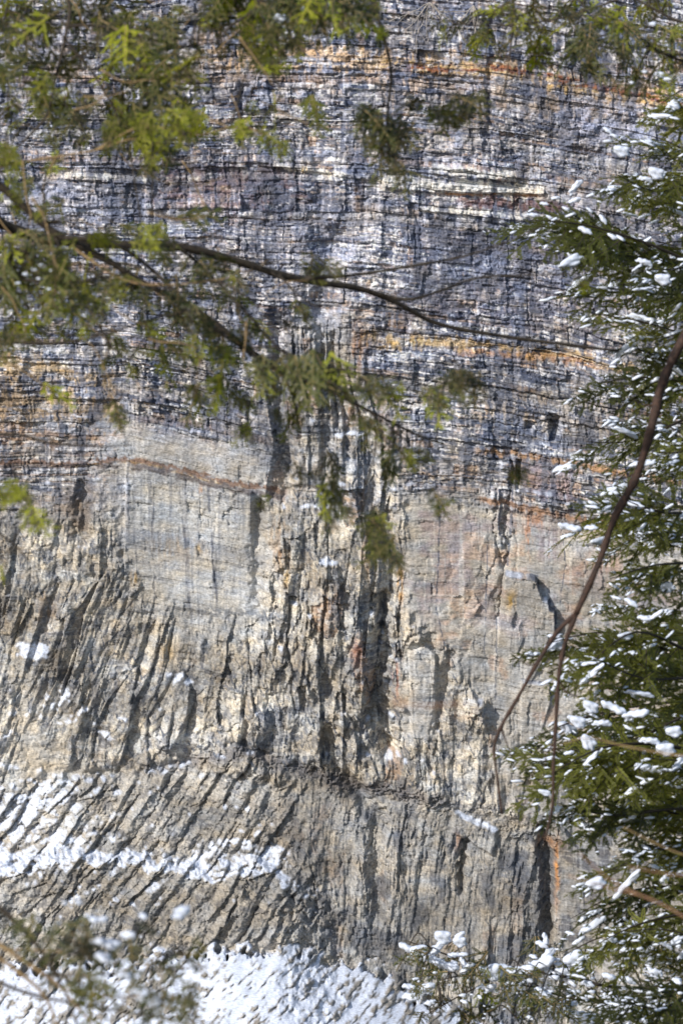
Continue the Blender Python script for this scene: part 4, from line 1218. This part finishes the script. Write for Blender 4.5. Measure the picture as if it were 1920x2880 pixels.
def tree_bough(tip, root, d, width=1.0, snows=6, drop=0.12, tree=TREE, sn=1.0, hgt=.5):
    unit = PX * d / DIST
    p0 = at(*root, d + random.uniform(0, 1.5)); p1 = at(*tip, d + random.uniform(-1.8, .2))
    L = (p1 - p0).length
    c1 = p0.lerp(p1, .4) + Vector((0, 0, random.uniform(-.04, .10) * L)); c2 = p0.lerp(p1, .75) + Vector((0, 0, random.uniform(-.03, .09) * L))
    path = spline([p0, c1, c2, p1], 20)
    V_, F_ = [], []
    tube(V_, F_, [q - base_pt for q in path], max(1.4, 2.1 * L / (300 * unit)) * unit, .8 * unit, 6, .12)
    bo = link('bough', mk('bough', V_, F_, [BARK], None, True), tree)
    n = len(path); mxs = []
    # foliage pieces along the outer part, overlapping
    for (f0, f1) in ((.12, .62), (.55, 1.04)):
        a = path[int(f0 * (n - 1))]; b = path[min(n - 1, int(f1 * (n - 1)))]
        dv = b - a
        k = random.randrange(len(BF))
        Mx = Matrix.Translation(-base_pt) @ orient(a, dv, 1, random.uniform(-.6, .6), random.uniform(.2, 1.1)) @ Matrix.Diagonal((dv.length * 1.12, dv.length * 1.15 * width, dv.length * 1.0, 1))
        mxs.append((BF[k][1], Mx))
        link('foliage', BF[k][0], bo, Mx)['kind'] = 'stuff'
        link('twigs', BF[k][1], bo, Mx)['kind'] = 'stuff'
    DV, DFc = [], []
    for k in range(snows * 3):
        j = random.randrange(len(mxs))
        me_t, Mt = mxs[j]
        vt = me_t.vertices[random.randrange(len(me_t.vertices))].co
        q = Mt @ vt + Vector((0, -.01, .006))
        big = k < 5
        s_ = (random.choice([20, 26, 34, 40]) if big else random.choice([5, 6, 8, 10, 12, 15, 18, 22])) * unit * sn * random.uniform(.8, 1.2)
        me = SNP[random.choice([2, 3, 4, 5, 6, 7] if big else [0, 1, 2])]
        Mx = Matrix.Translation(q) @ Matrix.Rotation(random.uniform(-.7, .7) - .15, 4, 'Y') @ Matrix.Rotation(random.uniform(-.7, .7), 4, 'Z') @ Matrix.Diagonal((s_ * random.uniform(1.2, 2.4), s_ * .8, s_ * random.uniform(.5, .8), 1))
        if big:
            link('snow_lump', me, bo, Mx)
        else:
            b0 = len(DV)
            DV.extend([Mx @ v for v in SMALL[me.name][0]]); DFc.extend([tuple(i_ + b0 for i_ in f) for f in SMALL[me.name][1]])
    link('snow_dusting', mk('snow_dusting', DV, DFc, [SNOW], None, True), bo)['kind'] = 'stuff'
    return bo, path

TB = [((1215, 500), (1800, 720)), ((1250, 470), (1800, 700)), ((1400, 300), (1800, 470)), ((1430, 360), (1800, 400)), ((1480, 240), (1800, 300)), ((1380, 400), (1800, 520)), ((1470, 440), (1800, 470)),
      ((1300, 590), (1800, 760)), ((1330, 655), (1800, 700)), ((1360, 720), (1800, 800)), ((1390, 780), (1800, 900)), ((1340, 840), (1800, 960)), ((1370, 880), (1800, 900)), ((1400, 960), (1800, 1100)), ((1310, 1015), (1800, 930)),
      ((1360, 1000), (1800, 1060)), ((1400, 1110), (1800, 1080)), ((1380, 1140), (1800, 1260)), ((1290, 1215), (1800, 1210)), ((1380, 1230), (1800, 1330)), ((1360, 1270), (1800, 1160)), ((1400, 1330), (1800, 1330)), ((1370, 1380), (1800, 1480)),
      ((1410, 1430), (1800, 1400)), ((1250, 1480), (1800, 1520)), ((1330, 1510), (1800, 1600)), ((1300, 1545), (1800, 1480)), ((1360, 1590), (1800, 1640)), ((1400, 1500), (1800, 1560)), ((1340, 1640), (1800, 1700)),
      ((1230, 1690), (1800, 1620)), ((1290, 1640), (1800, 1760)), ((1230, 1740), (1800, 1780)), ((1260, 1780), (1800, 1840)), ((1310, 1720), (1800, 1680)), ((1350, 1790), (1800, 1800)), ((1280, 1850), (1800, 1960)), ((1330, 1880), (1800, 1900)),
      ((1400, 1830), (1800, 1860)), ((1370, 1960), (1800, 2060)), ((1420, 1930), (1800, 1980)), ((1340, 2010), (1800, 2000)), ((1310, 2110), (1800, 2050)), ((1420, 2060), (1800, 2120)), ((1400, 2140), (1800, 2200)), ((1350, 2180), (1800, 2080)),
      ((1450, 2180), (1800, 2240)), ((1370, 2250), (1800, 2300)), ((1430, 2300), (1800, 2260)), ((1330, 2300), (1800, 2400)), ((1440, 580), (1800, 620)), ((1450, 680), (1800, 700)), ((1470, 860), (1800, 830)), ((1460, 1040), (1800, 1000)), ((1480, 1200), (1800, 1220)),
      ((1460, 1650), (1800, 1600)), ((1450, 1740), (1800, 1760)), ((1200, 1720), (1800, 1850)), ((1460, 620), (1800, 540)), ((1480, 1380), (1800, 1420))]
for k_, (tip, root) in enumerate(TB):
    if k_ % 4 == 3: continue
    tip = (tip[0] + 34 * (k_ % 3 != 0), tip[1])
    tree_bough(tip, root, DG + random.uniform(-2, 3), random.uniform(.45, .75), 26)

for k_ in range(26):                     # the far side of the crown, to the right of the trunk
    v_ = -100 + k_ * 96
    tree_bough((random.uniform(2150, 2420), v_ + random.uniform(-20, 120)), (1800, v_), DG + random.uniform(-2, 3), .7, 6)

def hero_snow(lst, d, bo, off):
    unit = PX * d / DIST
    for (u, v, w_, k, rz) in lst:
        s_ = w_ * unit * .9
        Mx = Matrix.Translation(at(u, v, d) - off) @ Matrix.Rotation(rz, 4, 'Y') @ Matrix.Diagonal((s_, s_ * .7, s_ * .6, 1))
        link('snow_lump', SNP[k], bo, Mx)
bo, _ = tree_bough((1210, 505), (1800, 730), DG - 2, 1.1, 8)
hero_snow([(1318, 430, 55, 4, -.9), (1312, 462, 50, 3, -.4), (1345, 530, 44, 2, .3), (1408, 545, 36, 1, .5), (1222, 494, 34, 0, .1), (1250, 468, 26, 2, 0), (1270, 455, 34, 3, -.2), (1300, 480, 26, 1, .4), (1350, 480, 30, 3, .6), (1385, 505, 34, 2, .8), (1262, 500, 24, 1, .5)], DG - 2.6, bo, base_pt)
hero_snow([(1405, 310, 34, 3, .3), (1420, 345, 60, 5, .4), (1395, 300, 30, 2, .5), (1500, 395, 60, 5, .5), (1480, 410, 44, 4, .2), (1540, 240, 50, 3, .3), (1478, 600, 50, 4, .3), (1515, 640, 60, 5, .3), (1300, 1208, 80, 6, .2), (1358, 1212, 40, 2, -.2), (1450, 1385, 44, 2, .4),
           (1480, 1420, 40, 2, 0), (1390, 1250, 20, 1, 0), (1320, 1655, 60, 5, .5), (1345, 1700, 66, 5, .9), (1380, 1660, 56, 4, 0), (1400, 1620, 90, 6, .4), (1450, 1640, 90, 6, -.2), (1520, 1720, 70, 5, .2), (1490, 1700, 60, 4, .1), (1350, 1620, 60, 5, .6),
           (1270, 1685, 40, 3, .4), (1300, 1730, 40, 3, -.3), (1360, 2030, 70, 5, -.1), (1345, 2135, 34, 2, -.5), (1540, 1680, 60, 5, .1)], DG - 3.2, bo, base_pt)

# ===== H: the low snowy bough at the bottom right, nearly in focus
DH = 30.0
uH = PX * DH / DIST
B = Bough('hemlock_bough', 'snow covered hemlock bough reaching left across the bottom right in front of dark rock', 'bough', at(1640, 2330, DH))
for pts, r, nm in [([(1700, 2240), (1600, 2262), (1500, 2268), (1400, 2266), (1280, 2240), (1180, 2222), (1080, 2210), (990, 2180), (930, 2160)], 5, 'limb'),
                   ([(1700, 2150), (1610, 2180), (1560, 2230), (1500, 2180), (1450, 2140), (1360, 2160), (1290, 2200)], 4.5, 'side_branch'),
                   ([(1700, 2310), (1560, 2318), (1440, 2312), (1380, 2300), (1300, 2290), (1200, 2262), (1090, 2240), (1010, 2250)], 5, 'side_branch'),
                   ([(1180, 2222), (1110, 2260), (1050, 2290), (980, 2330)], 3, 'side_branch'), ([(1300, 2290), (1240, 2310), (1180, 2340)], 3, 'side_branch'),
                   ([(1280, 2240), (1256, 2180), (1245, 2140)], 2.4, 'side_branch'), ([(1700, 2080), (1600, 2110), (1500, 2100), (1430, 2120)], 3, 'side_branch')]:
    B.limb(pl(pts, DH), r * uH, 1.2 * uH, nm, n=36)
cl = []
for (u, v) in [(960, 2200), (1000, 2205), (1040, 2210), (980, 2240), (1020, 2250), (960, 2270), (1000, 2290), (1060, 2240), (1100, 2240), (1060, 2280), (980, 2320), (1140, 2240), (1180, 2250), (1220, 2240), (1260, 2230), (1120, 2280), (1160, 2290), (1200, 2300), (1240, 2290),
               (1280, 2270), (1320, 2250), (1280, 2300), (1330, 2300), (1370, 2270), (1410, 2290), (1340, 2220), (1380, 2200), (1420, 2230), (1460, 2220), (1500, 2240), (1440, 2310), (1490, 2300), (1540, 2290), (1300, 2330), (1360, 2340), (1420, 2345), (1230, 2200), (1290, 2190),
               (1520, 2200), (1400, 2170), (1460, 2170), (1180, 2330), (1120, 2330), (1060, 2320), (1540, 2140), (1480, 2120), (1240, 2340), (1020, 2180), (930, 2190), (1550, 2250)]:
    cl.append((u, v, 58))
dress(B, cl, DH, 2.4, .9, 1, .6, .3)
for k in range(170):
    u, v, _ = random.choice(cl)
    B.snow(at(u + random.uniform(-26, 26), v + random.uniform(-24, 16), DH - .3), random.choice([7, 9, 12, 16, 22, 30]) * uH, random.choice([0, 1, 2, 3, 7]))
for (u, v, w_, k, rz) in [(925, 2172, 56, 3, .4), (955, 2185, 60, 5, .2), (985, 2200, 70, 6, .3), (1000, 2180, 50, 4, -.9), (1010, 2150, 56, 5, .4), (1050, 2150, 40, 3, -.6), (1020, 2215, 70, 6, .2), (1060, 2205, 40, 3, 1.0), (1068, 2225, 46, 4, -.8), (1050, 2162, 44, 5, .3),
                           (1120, 2232, 70, 5, .1), (1160, 2222, 60, 6, .3), (1190, 2228, 80, 6, -.2), (1230, 2215, 90, 6, -.4), (1250, 2200, 60, 4, -1.0), (1250, 2150, 44, 3, 1.2), (1245, 2170, 34, 2, .2), (1290, 2230, 50, 4, 0), (1310, 2205, 70, 5, -.2), (1345, 2200, 50, 4, .2),
                           (1080, 2252, 20, 1, 0), (1120, 2266, 40, 3, -.2), (970, 2268, 60, 3, -.3), (945, 2290, 46, 2, -.2), (1180, 2262, 50, 4, .3), (1240, 2275, 26, 2, .3), (1275, 2310, 80, 5, .3), (1320, 2330, 90, 6, .1), (1330, 2345, 80, 6, 0), (1250, 2288, 60, 2, .4),
                           (1380, 2165, 40, 3, -.3), (1420, 2130, 60, 5, -.4), (1470, 2190, 70, 5, .3), (1430, 2180, 50, 3, .3), (1500, 2230, 50, 4, .3), (1460, 2312, 100, 6, 0), (1530, 2310, 110, 6, 0), (1390, 2316, 80, 5, 0), (1510, 2160, 40, 3, 0), (1390, 2240, 50, 3, .2),
                           (1440, 2250, 44, 4, .2), (1350, 2260, 34, 2, 0), (1540, 2200, 40, 3, .2), (1400, 2290, 50, 4, .3)]:
    link('snow_lump', SNP[k], B.root, Matrix.Translation(at(u, v, DH - .35) - B.off) @ Matrix.Rotation(rz, 4, 'Y') @ Matrix.Diagonal((w_ * uH, w_ * uH * .8, w_ * uH * .7, 1)))

# ===== I: bare brown branch in front of the tree
DI = 15.0
ui = PX * DI / DIST
B = Bough('bare_branch', 'leafless reddish brown branch hanging down the right side and forking below the middle', 'branch', at(1640, 690, DI))
B.limb(pl([(1640, 690), (1568, 780), (1520, 880), (1498, 970), (1462, 1090), (1410, 1190), (1375, 1290), (1322, 1410)], DI), 13 * ui, 7.5 * ui, 'limb', BARK_RED, 8, 40, .2)
B.limb(pl([(1322, 1410), (1296, 1480), (1282, 1560), (1276, 1660), (1270, 1760), (1268, 1850), (1250, 1930)], DI), 7 * ui, 2.6 * ui, 'side_branch', BARK_RED, 7, 34, .25)
B.limb(pl([(1322, 1410), (1280, 1450), (1235, 1520), (1190, 1600), (1150, 1670), (1134, 1720), (1142, 1790), (1152, 1870)], DI), 6 * ui, 2.4 * ui, 'side_branch', BARK_RED, 7, 34, .25)
for pts in [[(1465, 1085), (1420, 1100), (1380, 1090)], [(1236, 1520), (1215, 1528), (1200, 1520)], [(1282, 1560), (1300, 1590), (1330, 1600)], [(1150, 1670), (1160, 1700), (1175, 1740)], [(1510, 930), (1480, 930), (1450, 915)], [(1276, 1700), (1255, 1730), (1250, 1760)]]:
    B.limb(pl(pts, DI), 2.6 * ui, 1 * ui, 'twig', BARK_RED, 5, 12, .2)

# ===== J: blurred near twigs
DJ = 4.5
uj = PX * DJ / DIST
for k_, (lab, lst) in enumerate([
        ('pale orange twig crossing the rock wall right of centre, far out of focus', [([(905, 1612), (980, 1622), (1060, 1616), (1105, 1630)], 4.5)]),
        ('orange dead twigs spread low on the right among snowy hemlock boughs', [([(1660, 2170), (1560, 2100), (1480, 2060), (1400, 2040), (1300, 2010)], 4), ([(1480, 2060), (1400, 2020), (1330, 1960)], 2.5), ([(1660, 2000), (1560, 2010), (1440, 1990)], 3)]),
        ('tan curved twig on the right among the snowy hemlock boughs', [([(1700, 1740), (1560, 1735), (1440, 1715), (1350, 1695), (1290, 1710)], 4), ([(1700, 1990), (1560, 1960), (1430, 1900)], 3)])]):
    b_ = Bough('dead_twig', lab, 'twig', at(lst[0][0][0][0], lst[0][0][0][1], DJ + k_ * 2.5))
    for pts, r in lst:
        b_.limb(pl(pts, DJ + k_ * 2.5), .8 * r * uj * (DJ + k_ * 2.5) / DJ, 1.2 * uj * (DJ + k_ * 2.5) / DJ, 'stem', BARK_ORANGE if k_ < 2 else BARK_TAN, 6, 20)

# bare twigs low on the left
B = Bough('bare_branch', 'thin leafless dark branch at the left edge over the pale layered rock', 'branch', at(-60, 960, 12))
B.limb(pl([(-60, 1000), (40, 998), (120, 1018), (240, 1025), (300, 1022)], 12), 3.6 * ua, 1.5 * ua, 'limb')
B.limb(pl([(-20, 860), (40, 935), (90, 985), (130, 1020)], 12), 2.2 * ua, 1.2 * ua, 'side_branch')
B.limb(pl([(-20, 985), (40, 955), (90, 930), (120, 905)], 12), 2.0 * ua, 1 * ua, 'side_branch')
B.limb(pl([(-40, 1200), (20, 1240), (70, 1290)], 12), 3 * ua, 1.2 * ua, 'side_branch')
B2 = Bough('hemlock_spray', 'small blurred hemlock sprays at the left edge below the thin leafless branch', 'spray', at(-40, 1130, 10))
B2.limb(pl([(-40, 1140), (20, 1135), (60, 1170), (90, 1210)], 10), 2 * ua, 1 * ua, 'limb')
dress(B2, [(30, 1130, 60), (60, 1150, 50), (75, 1190, 60), (10, 1150, 50), (10, 1310, 34), (40, 1130, 50)], 10, 1, .2, 2)

# ===== K: close spray of hemlock at the bottom left, strongly blurred
DK = 7.5
uk_ = PX * DK / DIST
B = Bough('hemlock_bough', 'close blurred hemlock bough with snow blobs fanning up from the lower left corner', 'bough', at(-60, 2060, DK))
for pts, r in [([(-60, 2040), (30, 2110), (100, 2190), (150, 2280), (200, 2420)], 7), ([(-60, 2130), (60, 2210), (140, 2270), (250, 2400)], 6), ([(-60, 2160), (40, 2230), (110, 2300), (150, 2420)], 6),
               ([(20, 2180), (130, 2185), (230, 2192)], 3), ([(-60, 2230), (60, 2280), (200, 2310), (330, 2330), (500, 2352)], 5), ([(60, 2210), (160, 2190), (260, 2160), (350, 2140)], 3.4),
               ([(100, 2240), (220, 2240), (330, 2230), (480, 2220)], 3.4), ([(140, 2270), (240, 2290), (380, 2290), (460, 2310)], 3)]:
    B.limb(pl(pts, DK), r * uk_, 1.8 * uk_, 'limb' if r == 7 else 'side_branch', BARK_TAN if r in (6, 3) else BARK, n=28)
dress(B, [(20, 2120, 90), (60, 2150, 80), (130, 2150, 80), (190, 2140, 80), (110, 2210, 90), (180, 2200, 90), (240, 2190, 80), (300, 2170, 80), (350, 2150, 70), (170, 2260, 80), (240, 2250, 90), (310, 2230, 80), (370, 2220, 80), (440, 2215, 70),
          (350, 2290, 80), (410, 2300, 70), (240, 2320, 80), (330, 2330, 80), (440, 2340, 70)],
      DK, .7, .9, 0)
for (u, v, s_) in [(147, 2074, 20), (181, 2073, 20), (198, 2102, 22), (215, 2112, 30), (240, 2112, 30), (330, 2105, 26), (425, 2092, 50), (415, 2105, 40), (130, 2120, 26), (220, 2160, 60), (260, 2170, 70), (300, 2150, 50), (280, 2240, 60), (330, 2280, 60), (350, 2300, 60), (240, 2200, 50), (420, 2300, 30)]:
    B.snow(at(u, v, DK - .15), s_ * uk_, random.choice([1, 2, 3]))

# ===== L: pale bare shrubs growing on the rock at the top
def shrub(u, v, label, n, size):
    r = random.Random(int(u + v))
    p = Vector(P[np.searchsorted(gv, v), np.searchsorted(gu, u)].tolist()) + Vector((0, -.1, 0))
    t = thing('bare_shrub', label, 'shrub', p)
    for k in range(n):
        V_, F_ = [], []
        a = r.uniform(-1.2, 1.2)
        L = size * r.uniform(.6, 1.1) * PX
        q = Vector((0, 0, 0)); path = [q.copy()]
        for j in range(7):
            a += r.uniform(-.35, .35)
            q = q + Vector((math.sin(a), -.35 * r.random(), -math.cos(a))) * (L / 7)
            path.append(q.copy())
        tube(V_, F_, path, .028, .010, 4)
        for j in (2, 3, 4, 5):
            a2 = a + r.uniform(-1.2, 1.2)
            b = path[j] + Vector((math.sin(a2), -.2, -math.cos(a2))) * L * .3
            tube(V_, F_, [path[j], path[j].lerp(b, .5) + Vector((.02, 0, .03)), b], .016, .008, 3)
        link('stem', mk('stem', V_, F_, [BARK_GREY]), t)
shrub(985, 5, 'pale leafless shrub clinging to the rock at the top right of centre', 9, 110)
shrub(1085, 12, 'small grey leafless shrub on the rock beside the pale shrub at the top', 6, 90)
shrub(1270, 1785, 'fine leafless shrub on the rock behind the hanging bare branch at lower right', 6, 70)
